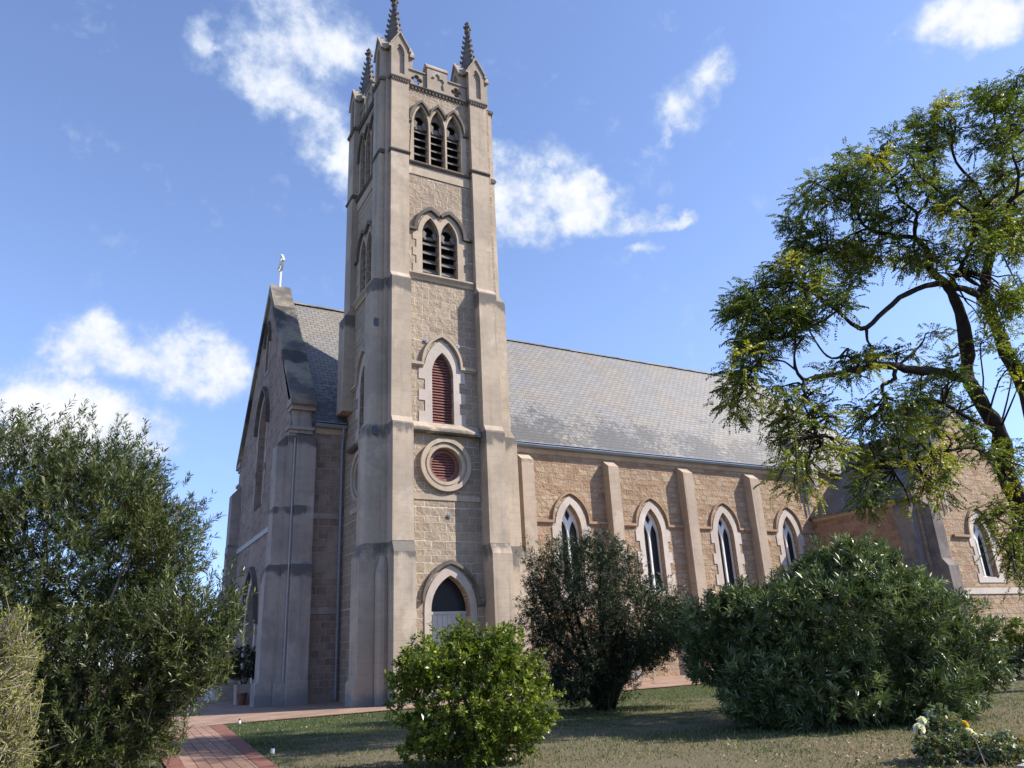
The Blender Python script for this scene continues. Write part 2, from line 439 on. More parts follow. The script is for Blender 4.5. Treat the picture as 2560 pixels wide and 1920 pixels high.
def lawn_mat():
    M = Mat("lawn_turf", 0.95, 0.1)
    p = M.ob
    big = M.noise(p, 0.22, 5.0, 0.6)
    med = M.noise(p, 1.3, 6.0, 0.65)
    fin = M.noise(M.mapping(p, (1.0, 1.0, 1.0)), 18.0, 6.0, 0.7)
    green = M.mix(fin, (0.030, 0.044, 0.016), (0.066, 0.082, 0.032))
    dry = M.mix(fin, (0.088, 0.074, 0.044), (0.200, 0.168, 0.108))
    y = M.xyz(p)[1]
    nearness = M.ramp(y, 13.0, 22.0, 0.15, -0.08)      # the turf is driest away from the church
    k = M.ramp(M.math('ADD', M.math('MULTIPLY_ADD', med, 0.6, M.math('MULTIPLY', big, 0.6)), nearness), 0.56, 0.74)
    col = M.mix(k, green, dry)
    # fallen leaf fragments
    lf = M.ramp(M.noise(p, 26.0, 2.0, 0.5), 0.70, 0.74)
    col = M.mix(M.math('MULTIPLY', lf, 0.5), col, (0.36, 0.29, 0.18))
    return M.done(col, M.bump(M.math('MULTIPLY_ADD', fin, 1.0, med), 0.8, 0.05))


def paving_mat(name, rot, c1, c2, jm, w, h, ms=0.008):
    M = Mat(name, 0.9, 0.2)
    v = M.n('ShaderNodeMapping')
    M.put(v.inputs['Vector'], M.ob)
    v.inputs['Rotation'].default_value = (0, 0, R(rot))
    br = M.brick(v.outputs[0], w, h, ms, c1, c2, jm, offset=0.5, smooth=0.2)
    col = br.outputs['Color']
    col = M.mix(M.ramp(M.noise(M.ob, 1.0, 5.0), 0.38, 0.66, 0.0, 0.8), col, M.mix(1.0, col, (0.66, 0.66, 0.66), 'MULTIPLY'))
    col = M.mix(M.ramp(M.noise(M.ob, 20.0, 4.0), 0.4, 0.8, 0.0, 0.4), col, M.mix(1.0, col, (0.6, 0.58, 0.56), 'MULTIPLY'))
    return M.done(col, M.bump(M.math('MULTIPLY', br.outputs['Fac'], -1.0), 0.7, 0.008))


MT['lawn'] = lawn_mat()
MT['paving'] = paving_mat("clay_paving", 0, (0.36, 0.25, 0.185), (0.31, 0.205, 0.15), (0.13, 0.10, 0.085), 2.4, 0.22, 0.011)
MT['path'] = paving_mat("clay_path", -86.8, (0.33, 0.205, 0.15), (0.26, 0.155, 0.115), (0.09, 0.065, 0.055), 1.8, 0.20, 0.010)
MT['path_border'] = paving_mat("red_border_brick", -86.8, (0.235, 0.105, 0.080), (0.195, 0.085, 0.066), (0.15, 0.085, 0.068), 0.11, 0.26, 0.006)
MT['bed'] = plain_mat("mulch_bed", (0.12, 0.085, 0.06), 0.95, 0.05, 0.5, 14.0, bump=0.05)
MT['kerb'] = plain_mat("concrete_edge", (0.34, 0.31, 0.27), 0.9, 0.1, 0.3, 6.0)
MT['leaf_bottlebrush'] = leaf_mat("bottlebrush_leaf", (0.022, 0.033, 0.012), (0.080, 0.104, 0.032), (0.22, 0.24, 0.09), 0.4, 0.22, 0.45)
MT['leaf_pale'] = leaf_mat("pale_melaleuca_leaf", (0.13, 0.15, 0.04), (0.26, 0.27, 0.075), (0.40, 0.38, 0.13), 0.5, 0.3)
MT['leaf_bright'] = leaf_mat("bright_shrub_leaf", (0.036, 0.064, 0.009), (0.145, 0.190, 0.024), (0.33, 0.37, 0.07), 0.36, 0.30, 0.4)
MT['leaf_dark'] = leaf_mat("dark_shrub_leaf", (0.010, 0.018, 0.008), (0.028, 0.046, 0.017), (0.095, 0.130, 0.052), 0.5, 0.15)
MT['leaf_oleander'] = leaf_mat("oleander_leaf", (0.030, 0.050, 0.018), (0.100, 0.138, 0.050), (0.29, 0.34, 0.165), 0.38, 0.20, 0.45)
MT['leaf_tree'] = leaf_mat("tree_leaf", (0.026, 0.048, 0.008), (0.095, 0.128, 0.018), (0.31, 0.285, 0.04), 0.45, 0.46)
MT['leaf_rose'] = leaf_mat("rose_leaf", (0.060, 0.095, 0.045), (0.135, 0.180, 0.085), (0.27, 0.19, 0.08), 0.45, 0.22)
MT['leaf_gum'] = leaf_mat("gum_leaf", (0.04, 0.055, 0.035), (0.09, 0.11, 0.07), (0.17, 0.19, 0.12), 0.5, 0.2)
MT['leaf_dry'] = leaf_mat("dry_leaf", (0.14, 0.09, 0.05), (0.30, 0.21, 0.12), (0.48, 0.38, 0.22), 0.7, 0.2)
MT['grass'] = leaf_mat("grass_blade", (0.05, 0.08, 0.025), (0.11, 0.14, 0.045), (0.30, 0.26, 0.14), 0.6, 0.25)
MT['petal_white'] = leaf_mat("white_petal", (0.70, 0.68, 0.64), (0.78, 0.77, 0.74), (0.82, 0.80, 0.78), 0.6, 0.25)
MT['petal_yellow'] = leaf_mat("yellow_petal", (0.65, 0.36, 0.02), (0.75, 0.46, 0.03), (0.80, 0.55, 0.05), 0.6, 0.25)

# ------------------------------------------------------------------ mesh helpers
class MB:
    """collects faces of ONE mesh"""
    def __init__(self):
        self.v, self.f = [], []

    def add(self, vs_, fs_):
        o = len(self.v)
        self.v += [tuple(p) for p in vs_]
        self.f += [tuple(i + o for i in q) for q in fs_]
        return self

    def box(self, x0, x1, y0, y1, z0, z1):
        self.add([(x0, y0, z0), (x1, y0, z0), (x1, y1, z0), (x0, y1, z0), (x0, y0, z1), (x1, y0, z1), (x1, y1, z1), (x0, y1, z1)],
                 [(0, 3, 2, 1), (4, 5, 6, 7), (0, 1, 5, 4), (1, 2, 6, 5), (2, 3, 7, 6), (3, 0, 4, 7)])
        return self

    def prism(self, fr, poly, d0, d1, holes=(), back=False, sides=True):
        """polygon (a,b) in a wall frame, from depth d0 to the front at d1; holes get reveals"""
        loops = [list(poly)] + [list(h) for h in holes]
        tri = tessellate_polygon([[Vector((a, b, 0)) for a, b in lp] for lp in loops])
        flat = [p for lp in loops for p in lp]
        self.add([fr(a, b, d1) for a, b in flat], tri)
        if back:
            self.add([fr(a, b, d0) for a, b in flat], [tuple(reversed(t)) for t in tri])
        for i, lp in enumerate(loops):
            if i == 0 and not sides:
                continue
            n = len(lp)
            self.add([fr(a, b, d0) for a, b in lp] + [fr(a, b, d1) for a, b in lp],
                     [(k, (k + 1) % n, n + (k + 1) % n, n + k) for k in range(n)])
        return self

    def fbox(self, fr, a0, a1, b0, b1, d0, d1):
        return self.prism(fr, [(a0, b0), (a1, b0), (a1, b1), (a0, b1)], d0, d1, back=True)

    def profile(self, fr, prof, a0, a1):
        """a profile in (d, b) pulled along a"""
        n = len(prof)
        tri = tessellate_polygon([[Vector((d, b, 0)) for d, b in prof]])
        self.add([fr(a0, b, d) for d, b in prof], tri)
        self.add([fr(a1, b, d) for d, b in prof], [tuple(reversed(t)) for t in tri])
        self.add([fr(a0, b, d) for d, b in prof] + [fr(a1, b, d) for d, b in prof],
                 [(k, (k + 1) % n, n + (k + 1) % n, n + k) for k in range(n)])
        return self

    def tube(self, pts, rad, n=8, cap=True):
        pts = [Vector(p) for p in pts]
        if not hasattr(rad, '__len__'):
            rad = [rad] * len(pts)
        rings, up = [], None
        for i, p in enumerate(pts):
            t = (pts[min(i + 1, len(pts) - 1)] - pts[max(i - 1, 0)])
            t = t.normalized() if t.length > 1e-9 else Vector((0, 0, 1))
            if up is None:
                up = Vector((1, 0, 0)) if abs(t.x) < 0.8 else Vector((0, 1, 0))
            s = t.cross(up)
            if s.length < 1e-6:
                s = t.orthogonal()
            s.normalize()
            up = s.cross(t).normalized()
            rings.append([p + (s * math.cos(2 * math.pi * k / n) + up * math.sin(2 * math.pi * k / n)) * rad[i] for k in range(n)])
        o = len(self.v)
        for r in rings:
            self.v += [tuple(q) for q in r]
        for i in range(len(rings) - 1):
            for k in range(n):
                self.f.append((o + i * n + k, o + i * n + (k + 1) % n, o + (i + 1) * n + (k + 1) % n, o + (i + 1) * n + k))
        if cap:
            self.f.append(tuple(o + k for k in reversed(range(n))))
            self.f.append(tuple(o + (len(rings) - 1) * n + k for k in range(n)))
        return self

    def ball(self, c, r, nu=8, nv=5, sq=(1, 1, 1)):
        vs_, fs_ = [], []
        for j in range(nv + 1):
            th = math.pi * j / nv
            for i in range(nu):
                ph = 2 * math.pi * i / nu
                vs_.append((c[0] + r * sq[0] * math.sin(th) * math.cos(ph), c[1] + r * sq[1] * math.sin(th) * math.sin(ph), c[2] + r * sq[2] * math.cos(th)))
        for j in range(nv):
            for i in range(nu):
                fs_.append((j * nu + i, (j + 1) * nu + i, (j + 1) * nu + (i + 1) % nu, j * nu + (i + 1) % nu))
        return self.add(vs_, fs_)

    def build(self, name, mat, parent=None, smooth=False):
        me = bpy.data.meshes.new(name)
        me.from_pydata(self.v, [], self.f)
        bm = bmesh.new()
        bm.from_mesh(me)
        bmesh.ops.remove_doubles(bm, verts=bm.verts, dist=1e-5)
        bmesh.ops.recalc_face_normals(bm, faces=bm.faces)
        uvl = bm.loops.layers.uv.new("UVMap")
        for f in bm.faces:
            nrm = f.normal
            if abs(nrm.z) > 0.97:
                t, w = Vector((1, 0, 0)), Vector((0, 1, 0))
            else:
                t = Vector((-nrm.y, nrm.x, 0)).normalized()
                if t.x + t.y < 0:
                    t = -t
                w = nrm.cross(t)
                if w.z < 0:
                    w = -w
            for lp in f.loops:
                lp[uvl].uv = (lp.vert.co.dot(t), lp.vert.co.dot(w))
            f.smooth = smooth
        bm.to_mesh(me)
        bm.free()
        o = bpy.data.objects.new(name, me)
        COL.objects.link(o)
        me.materials.append(mat)
        if parent is not None:
            o.parent = parent
            o.matrix_parent_inverse = parent.matrix_world.inverted() if False else Matrix.Translation(-Vector(parent_base(parent)))
        return o


def parent_base(o):
    """world location of an unrotated parent chain"""
    p = Vector(o.location)
    q = o
    while q.parent is not None:
        p = p + q.matrix_parent_inverse.to_translation() + Vector(q.parent.location)
        q = q.parent
    return p


def tag(o, label=None, cat=None, group=None, kind=None):
    for k, v in (('label', label), ('category', cat), ('group', group), ('kind', kind)):
        if v:
            o[k] = v
    return o


def empty(name, loc, label, cat, group=None):
    o = bpy.data.objects.new(name, None)
    o.empty_display_size = 0.3
    COL.objects.link(o)
    o.location = loc
    return tag(o, label, cat, group)


def copy_tree(o, parent=None, shift=None):
    c = o.copy()
    COL.objects.link(c)
    if parent is not None:
        c.parent = parent
    if shift is not None:
        c.location = Vector(o.location) + Vector(shift)
    for ch in [x for x in bpy.data.objects if x.parent == o]:
        copy_tree(ch, c)
    return c


# frames: (a, b, d) -> world ; a along the wall, b up, d outwards
def south(y0):
    return lambda a, b, d: (a, y0 - d, b)


def west(x0):
    return lambda a, b, d: (x0 - d, a, b)


def north(y0):
    return lambda a, b, d: (a, y0 + d, b)


def east(x0):
    return lambda a, b, d: (x0 + d, a, b)


def arch(c, hw, zs, za, n=9):
    """points of a pointed arch from the left springing over the apex to the right springing"""
    h = za - zs
    r = (hw * hw + h * h) / (2 * hw)
    left = []
    th = math.atan2(h, r - hw)
    for i in range(n + 1):
        t = th * i / n
        left.append((c + (r - hw) - r * math.cos(t), zs + r * math.sin(t)))
    right = [(2 * c - a, b) for a, b in reversed(left[:-1])]
    return left + right


def opening(c, hw, z0, zs, za, n=9):
    return [(c - hw, z0)] + arch(c, hw, zs, za, n) + [(c + hw, z0)]


def quoins(c, hw, z0, zs, za, step=0.42, tooth=0.2, n=9):
    """outline of a window surround with toothed jambs"""
    pts = arch(c, hw, zs, za, n)
    k = max(2, int(round((zs - z0) / step)))
    st = (zs - z0) / k
    right = []
    for i in range(k):
        t = tooth if i % 2 == 0 else 0.0
        right += [(c + hw + t, zs - i * st), (c + hw + t, zs - (i + 1) * st)]
    left = [(2 * c - a, b) for a, b in reversed(right)]
    return left + pts[1:-1] + right


def circle(c, z, r, n=28):
    return [(c + r * math.cos(2 * math.pi * i / n), z + r * math.sin(2 * math.pi * i / n)) for i in range(n)]


def quatrefoil(c, z, r, n=8):
    pts = []
    for k in range(4):
        a0 = math.pi / 2 * k
        cx, cz = c + r * 0.5 * math.cos(a0), z + r * 0.5 * math.sin(a0)
        for i in range(n + 1):
            t = a0 - math.pi * 0.62 + math.pi * 1.24 * i / n
            pts.append((cx + r * 0.5 * math.cos(t), cz + r * 0.5 * math.sin(t)))
    return pts


def ribbon(inner, outer):
    """closed outline between two paths"""
    return list(inner) + list(reversed(outer))


def hood(mb, fr, c, hw, zs, za, w=0.11, d=0.13, ret=0.0, d0=0.0, rl=None, rr=None):
    mb.prism(fr, ribbon(arch(c, hw, zs, za), arch(c, hw + w, zs, za + w * 1.35)), d0, d)
    mb.prism(fr, ribbon(arch(c, hw + w * 0.35, zs, za + w * 0.45), arch(c, hw + w * 1.25, zs, za + w * 1.75)), d0, d * 0.62)
    for sgn, r_ in ((-1, ret if rl is None else rl), (1, ret if rr is None else rr)):
        if r_:
            a0, a1 = sorted((c + sgn * (hw + 0.001), c + sgn * (hw + r_)))
            mb.fbox(fr, a0, a1, zs - 0.13, zs - 0.001, d0, d)
            mb.fbox(fr, a0, a1, zs - 0.20, zs - 0.132, d0, d * 0.5)


def boards(mb, fr, c, hw, z0, z1, step, d, thick=0.03, out=0.16, rise=0.2):
    """sloping louvre boards"""
    z = z0
    while z < z1:
        mb.profile(fr, [(d, z + rise), (d, z + rise + thick), (d + out, z + thick), (d + out, z)], c - hw, c + hw)
        z += step


# ------------------------------------------------------------------ ground
def sheet(name, pts, z, mat, kind='structure'):
    mb = MB()
    tri = tessellate_polygon([[Vector((x, y, 0)) for x, y in pts]])
    mb.add([(x, y, z) for x, y in pts], tri)
    o = mb.build(name, mat)
    tag(o, kind=kind)
    return o


mb = MB()
xs = list(np.linspace(-40, 80, 61))
ys = list(np.linspace(-20, 25, 31))
vv, ff = [], []
for j, y in enumerate(ys):
    for i, x in enumerate(xs):
        e = min(1.0, abs(25 - y) / 2.0)
        vv.append((x, y, 0.02 * e * noise.noise(Vector((x * 0.35, y * 0.35, 0.0)))))
for j in range(len(ys) - 1):
    for i in range(len(xs) - 1):
        q = j * len(xs) + i
        ff.append((q, q + 1, q + 1 + len(xs), q + len(xs)))
mb.add(vv, ff)
o = mb.build("lawn", MT['lawn'], smooth=True)
tag(o, kind='structure')
o.location.z = -0.02
sheet("ground", [(-1500, -1500), (1500, -1500), (1500, 1500), (-1500, 1500)], -0.12, MT['lawn'])
sheet("paving", [(-12, 25.0), (60, 25.0), (60, 62), (-12, 62)], 0.0, MT['paving'])
# garden path running up to the paving, with darker red edges
PL = [(1.30, 5.0), (1.86, 25.1)]
PR = [(2.35, 5.0), (4.02, 25.1)]


def lerp2(a, b, t):
    return (a[0] + (b[0] - a[0]) * t, a[1] + (b[1] - a[1]) * t)


bw = 0.17
sheet("path", [lerp2(PL[0], PR[0], bw), lerp2(PR[0], PL[0], bw), lerp2(PR[1], PL[1], bw), lerp2(PL[1], PR[1], bw)], 0.006, MT['path'])
pb = MB()
for A, B in ((PL, PR), (PR, PL)):
    q = [A[0], lerp2(A[0], B[0], bw), lerp2(A[1], B[1], bw), A[1]]
    pb.add([(x, y, 0.011) for x, y in q], [(0, 1, 2, 3)])
tag(pb.build("path_border", MT['path_border']), kind='structure')
pe = MB()
pe.add([(x, y, 0.008) for x, y in ((4.03, 25.0), (60, 25.0), (60, 25.28), (4.03, 25.28))], [(0, 1, 2, 3)])
tag(pe.build("paving_border", MT['path_border']), kind='structure')


# ------------------------------------------------------------------ the church
church = empty("church", (12.5, 30.0, 0.0), "sandstone gothic church with a tall square bell tower, slate roof and white gable cross", "church")
TX0, TX1, TY0, TY1 = 9.85, 15.30, 28.0, 33.4
S_, W_, N_, E_ = south(TY0), west(TX0), north(TY1), east(TX1)
TCX, TCY = 12.47, 30.65


def tower_openings(c, door):
    hs = []
    for k in (-1, 0, 1):
        hs.append(opening(c + 0.86 * k - 0.02, 0.385, 23.68, 25.85, 26.93))
    for k in (-1, 1):
        hs.append(opening(c + 0.46 * k, 0.42, 17.80, 19.8, 20.72))
    hs.append(opening(c + 0.01, 0.50, 10.80, 13.0, 14.05))
    hs.append(circle(c + 0.05, 9.02, 0.72))
    if door:
        hs.append(opening(12.66, 0.84, 0.0 + 0.02, 3.25, 4.56))
    return hs


tw = MB()
tw.prism(S_, [(TX0, 0), (TX1, 0), (TX1, 27.95), (TX0, 27.95)], -0.45, 0.0, holes=tower_openings(TCX, True), sides=False)
tw.prism(W_, [(TY0, 0), (TY1, 0), (TY1, 27.95), (TY0, 27.95)], -0.45, 0.0, holes=tower_openings(TCY, False), sides=False)
tw.prism(N_, [(TX0, 0), (TX1, 0), (TX1, 27.95), (TX0, 27.95)], -0.1, 0.0, sides=False)
tw.prism(E_, [(TY0, 0), (TY1, 0), (TY1, 27.95), (TY0, 27.95)], -0.1, 0.0, sides=False)
tw.add([(TX0, TY0, 27.95), (TX1, TY0, 27.95), (TX1, TY1, 27.95), (TX0, TY1, 27.95)], [(0, 1, 2, 3)])
tower = tw.build("tower_wall", MT['tower_stone'], church)
# dark inner walls close the openings off behind the louvres
iv = MB()
iv.prism(south(TY0 + 0.46), [(TX0 + 0.5, 0.05), (TX1 - 0.3, 0.05), (TX1 - 0.3, 27.9), (TX0 + 0.5, 27.9)], -0.05, 0, back=True)
iv.prism(west(TX0 + 0.46), [(TY0 + 0.52, 0.05), (TY1 - 0.3, 0.05), (TY1 - 0.3, 27.9), (TY0 + 0.52, 27.9)], -0.05, 0, back=True)
iv.build("inner_wall", MT['void'], church)
cp = MB()
q4 = [(10.55, 28.65), (14.6, 28.65), (14.6, 32.75), (10.55, 32.75)]
cp.add([(x, y, 27.96) for x, y in q4] + [(x, y, 28.75) for x, y in q4] + [(12.57, 30.7, 29.9)],
       [(0, 1, 5, 4), (1, 2, 6, 5), (2, 3, 7, 6), (3, 0, 4, 7), (4, 5, 8), (5, 6, 8), (6, 7, 8), (7, 4, 8)])
cp.build("tower_roof", MT['slate_dark'], church)


def tower_face(fr, c, door, L, Rr):
    """windows and mouldings of one tower face; L, Rr are the inner edges of the buttresses"""
    # belfry: three louvred lancets in one dressed panel
    outl = [(L + 0.14, 23.62)]
    for k in (-1, 0, 1):
        cc = c + 0.86 * k - 0.02
        a = arch(cc, 0.50, 25.75, 27.08)
        cut0, cut1 = cc - 0.43, cc + 0.43
        if k == -1:
            a = [p for p in a if p[0] < cut1]
        elif k == 1:
            a = [p for p in a if p[0] > cut0]
        else:
            a = [p for p in a if cut0 < p[0] < cut1]
        outl += a
    outl = [p for p in outl if p[0] > L + 0.13] + [(Rr - 0.14, 25.75), (Rr - 0.14, 23.62)]
    mb = MB()
    mb.prism(fr, outl, 0.0, 0.03, holes=[opening(c + 0.86 * k - 0.02, 0.385, 23.68, 25.85, 26.93) for k in (-1, 0, 1)])
    win = mb.build("belfry_window", MT['dressing'], church)
    lv, tr = MB(), MB()
    for k in (-1, 0, 1):
        cc = c + 0.86 * k - 0.02
        boards(lv, fr, cc, 0.384, 23.75, 25.7, 0.43, -0.42, 0.05, 0.24, 0.26)
        head = [(cc - 0.384, 25.72)] + arch(cc, 0.384, 25.86, 26.9) + [(cc + 0.384, 25.72)]
        tr.prism(fr, head, -0.34, -0.24, holes=[circle(cc, 26.22, 0.25, 16)], back=True)
        tr.prism(fr, [(cc - 0.384, 25.86), (cc - 0.25, 26.18), (cc - 0.13, 26.05), (cc - 0.2, 25.74), (cc - 0.384, 25.72)], -0.23, -0.15, back=True)
        tr.prism(fr, [(cc + 0.384, 25.86), (cc + 0.25, 26.18), (cc + 0.13, 26.05), (cc + 0.2, 25.74), (cc + 0.384, 25.72)], -0.23, -0.15, back=True)
    lv.build("louvre", MT['louvre'], win)
    tr.build("tracery", MT['louvre'], win)
    hd = MB()
    for k in (-1, 0, 1):
        cc = c + 0.86 * k - 0.02
        a_in, a_out = arch(cc, 0.52, 25.95, 27.10), arch(cc, 0.63, 25.95, 27.25)
        lo = -9 if k == -1 else cc - 0.425
        hi = 9e9 if k == 1 else cc + 0.425
        ai = [p for p in a_in if lo < p[0] < hi]
        ao = [p for p in a_out if lo < p[0] < hi]
        hd.prism(fr, ribbon(ai, ao), 0.0, 0.14, back=True)
    hd.fbox(fr, L + 0.02, c - 0.86 - 0.02 - 0.50, 25.83, 25.949, 0.0, 0.12)
    hd.fbox(fr, c + 0.86 - 0.02 + 0.50, Rr - 0.02, 25.83, 25.949, 0.0, 0.12)
    hd.build("hood_mould", MT['dark_string'], win)
    sl_ = MB()
    sl_.profile(fr, [(0.031, 23.619), (0.17, 23.56), (0.17, 23.50), (0.06, 23.40), (0.0, 23.40), (0.0, 23.619)], L, Rr)
    sl_.build("sill", MT['dark_string'], win)
    bd = MB()
    bd.fbox(fr, L, Rr, 22.90, 23.398, 0.0, 0.05)
    bd.build("stone_band", MT['dressing'], win)
    # middle stage: two louvred lights
    mb = MB()
    q = quoins(c, 1.0, 17.8, 19.9, 21.0)
    half = len(q)
    o_l = [(c - 1.17, 17.8)]
    z = 17.8
    k = 0
    while z < 19.85:
        t = 0.17 if k % 2 == 0 else 0.0
        o_l += [(c - 1.17 - t, z), (c - 1.17 - t, min(z + 0.41, 19.9))]
        z += 0.41
        k += 1
    tp = [p for p in arch(c - 0.46, 0.62, 19.9, 21.0) if p[0] < c] + [p for p in arch(c + 0.46, 0.62, 19.9, 21.0) if p[0] > c]
    o_r = [(2 * c - a, b) for a, b in reversed(o_l)]
    mb.prism(fr, o_l[1:] + tp + o_r[:-1], 0.0, 0.03, holes=[opening(c + 0.46 * k, 0.42, 17.80 + 0.002, 19.8, 20.72) for k in (-1, 1)])
    win = mb.build("twin_light_window", MT['dressing'], church)
    lv, tr = MB(), MB()
    for k in (-1, 1):
        cc = c + 0.46 * k
        boards(lv, fr, cc, 0.418, 17.95, 19.7, 0.47, -0.42, 0.05, 0.26, 0.28)
        head = [(cc - 0.418, 19.70)] + arch(cc, 0.418, 19.81, 20.69) + [(cc + 0.418, 19.70)]
        tr.prism(fr, head, -0.34, -0.24, holes=[circle(cc, 20.10, 0.27, 16)], back=True)
        for s in (-1, 1):
            tr.prism(fr, [(cc + s * 0.418, 19.84), (cc + s * 0.27, 20.10), (cc + s * 0.14, 19.98), (cc + s * 0.22, 19.72), (cc + s * 0.418, 19.70)], -0.23, -0.15, back=True)
    lv.build("louvre", MT['louvre'], win)
    tr.build("tracery", MT['louvre'], win)
    hd = MB()
    for k in (-1, 1):
        cc = c + 0.46 * k
        ai = [p for p in arch(cc, 0.70, 20.0, 21.08) if (p[0] - c) * k > 0.0]
        ao = [p for p in arch(cc, 0.84, 20.0, 21.28) if (p[0] - c) * k > 0.0]
        hd.prism(fr, ribbon(ai, ao), 0.0, 0.15, back=True)
    hd.fbox(fr, L + 0.02, c - 0.46 - 0.70, 20.05 - 0.17, 19.999, 0.0, 0.15)
    hd.fbox(fr, c + 0.46 + 0.70, Rr - 0.02, 20.05 - 0.17, 19.999, 0.0, 0.15)
    hd.build("hood_mould", MT['dark_string'], win)
    sl_ = MB()
    sl_.profile(fr, [(0.0, 17.80), (0.031, 17.799), (0.20, 17.70), (0.20, 17.63), (0.08, 17.52), (0.05, 17.40), (0.0, 17.40)], L, Rr)
    sl_.build("sill", MT['dressing'], win)
    # tall lancet with maroon louvres
    mb = MB()
    mb.prism(fr, quoins(c - 0.02, 0.80, 10.8, 13.2, 14.62, 0.47, 0.28), 0.0, 0.03, holes=[opening(c + 0.01, 0.50, 10.80 + 0.002, 13.0, 14.05)])
    win = mb.build("lancet_window", MT['pale_surround'], church)
    lv = MB()
    lv.prism(fr, opening(c + 0.01, 0.499, 10.81, 13.0, 14.04), -0.30, -0.27, back=True)
    z = 10.88
    while z < 13.85:
        hw = 0.46
        if z > 13.0:
            ap = arch(c + 0.01, 0.47, 13.0, 14.0, 20)
            hw = max(0.02, max((p[0] - c - 0.01) for p in ap if p[1] >= z + 0.03) - 0.01)
        lv.profile(fr, [(-0.265, z + 0.11), (-0.265, z + 0.13), (-0.17, z + 0.02), (-0.17, z)], c + 0.01 - hw, c + 0.01 + hw)
        z += 0.128
    lv.build("louvre", MT['maroon'], win)
    hd = MB()
    hood(hd, fr, c - 0.02, 0.86, 13.45, 14.74, 0.10, 0.14, ret=0.75)
    hd.build("hood_mould", MT['ochre'] if False else MT['dressing'], win)
    sl_ = MB()
    sl_.profile(fr, [(0.0, 10.80), (0.031, 10.799), (0.34, 10.44), (0.34, 10.36), (0.22, 10.30), (0.0, 10.30)], L + 0.02, Rr - 0.02)
    sl_.build("sill", MT['buttress'], win)
    # round vent
    cc = c + 0.05
    mb = MB()
    mb.prism(fr, circle(cc, 9.02, 1.12, 40), 0.0, 0.07, holes=[circle(cc, 9.02, 0.72, 40)])
    mb.prism(fr, circle(cc, 9.02, 1.13, 40), 0.07, 0.17, holes=[circle(cc, 9.02, 0.96, 40)], back=True)
    mb.prism(fr, circle(cc, 9.02, 0.86, 40), 0.07, 0.11, holes=[circle(cc, 9.02, 0.74, 40)], back=True)
    win = mb.build("round_vent", MT['dressing'], church)
    lv = MB()
    lv.prism(fr, circle(cc, 9.02, 0.718, 40), -0.24, -0.16, holes=[circle(cc, 9.02, 0.54, 40)], back=True)
    lv.prism(fr, circle(cc, 9.02, 0.60, 40), -0.32, -0.28, back=True)
    for i in range(-4, 5):
        z = 9.02 + i * 0.115
        hw = math.sqrt(max(0.0, 0.54 ** 2 - (abs(i) * 0.115) ** 2)) - 0.005
        lv.profile(fr, [(-0.275, z + 0.055), (-0.275, z + 0.075), (-0.18, z - 0.02), (-0.18, z - 0.04)], cc - hw, cc + hw)
    lv.build("louvre", MT['maroon'], win)
    bd = MB()
    bd.fbox(fr, L + 0.0, Rr, 7.54, 7.77, 0.0, 0.04)
    bd.build("stone_band", MT['dressing'], church)


tower_face(S_, TCX, True, 10.84, 14.10)
tower_face(W_, TCY, False, 29.12, 32.2)

# tower door, south side
mb = MB()
mb.prism(S_, [(11.54, 0.03), (11.54, 3.25)] + arch(12.66, 1.12, 3.25, 4.96)[1:-1] + [(13.78, 3.25), (13.78, 0.03)], 0.0, 0.04, holes=[opening(12.66, 0.84, 0.032, 3.25, 4.56)])
door = mb.build("doorway", MT['pale_surround'], church)
hd = MB()
hood(hd, S_, 12.66, 1.14, 3.55, 5.0, 0.10, 0.15, rl=0.0, rr=0.55)
hd.build("hood_mould", MT['dark_string'], door)
dl = MB()
for i in range(8):
    dl.fbox(S_, 11.825 + i * 0.209, 11.825 + (i + 1) * 0.209 - 0.012, 0.05, 3.1, -0.44, -0.36)
dl.fbox(S_, 11.822, 13.498, 3.101, 3.21, -0.44, -0.33)
dl.build("door_leaf", MT['grey_door'], door)
tg = MB()
tg.prism(S_, [(11.83, 3.215)] + arch(12.66, 0.835, 3.26, 4.55) + [(13.49, 3.215)], -0.44, -0.42)
tg.build("fanlight", MT['glass'], door)

# wall-tie plates
for (fr, a, b, d) in ((S_, 12.67, 6.92, 0.0), (S_, 11.72, 14.50, 0.0), (S_, 13.22, 14.46, 0.0), (S_, 14.00, 10.35, 0.30)):
    mb = MB()
    mb.prism(fr, circle(a, b, 0.10, 14), d - 0.02, d + 0.05)
    mb.prism(fr, circle(a, b, 0.03, 8), d + 0.05, d + 0.09)
    mb.build("anchor_plate", MT['steel'], church)

# ---- tower buttresses
P = (0.88, 0.70, 0.50, 0.28)


def butt_profile(p=P, z0=0.0, plinth=True):
    pr = [(-0.04, z0)]
    if z0 < 1:
        pr += [(p[0] + 0.12, z0), (p[0] + 0.12, 0.80), (p[0], 0.93), (p[0], 5.35), (p[1], 5.74)]
    if z0 < 9:
        pr += [(p[1], 10.45), (p[2], 10.80)]
    else:
        pr += [(p[2], z0)]
    pr += [(p[2], 17.10), (p[3], 17.42), (p[3], 27.95), (-0.04, 27.95)]
    return pr


def buttress(fr, a0, a1, z0=0.0, p=P):
    mb = MB()
    mb.profile(fr, butt_profile(p, z0), a0, a1)
    return mb.build("tower_buttress", MT['buttress'], church)


PE = (1.0, 0.78, 0.52, 0.25)
buttress(S_, 9.98, 10.86)
buttress(S_, 14.14, 15.04)
buttress(W_, 28.13, 29.10)
buttress(W_, 32.25, 33.18, 12.35)
buttress(E_, 28.13, 29.10, 0.0, PE)
buttress(E_, 32.25, 33.18, 12.35, PE)
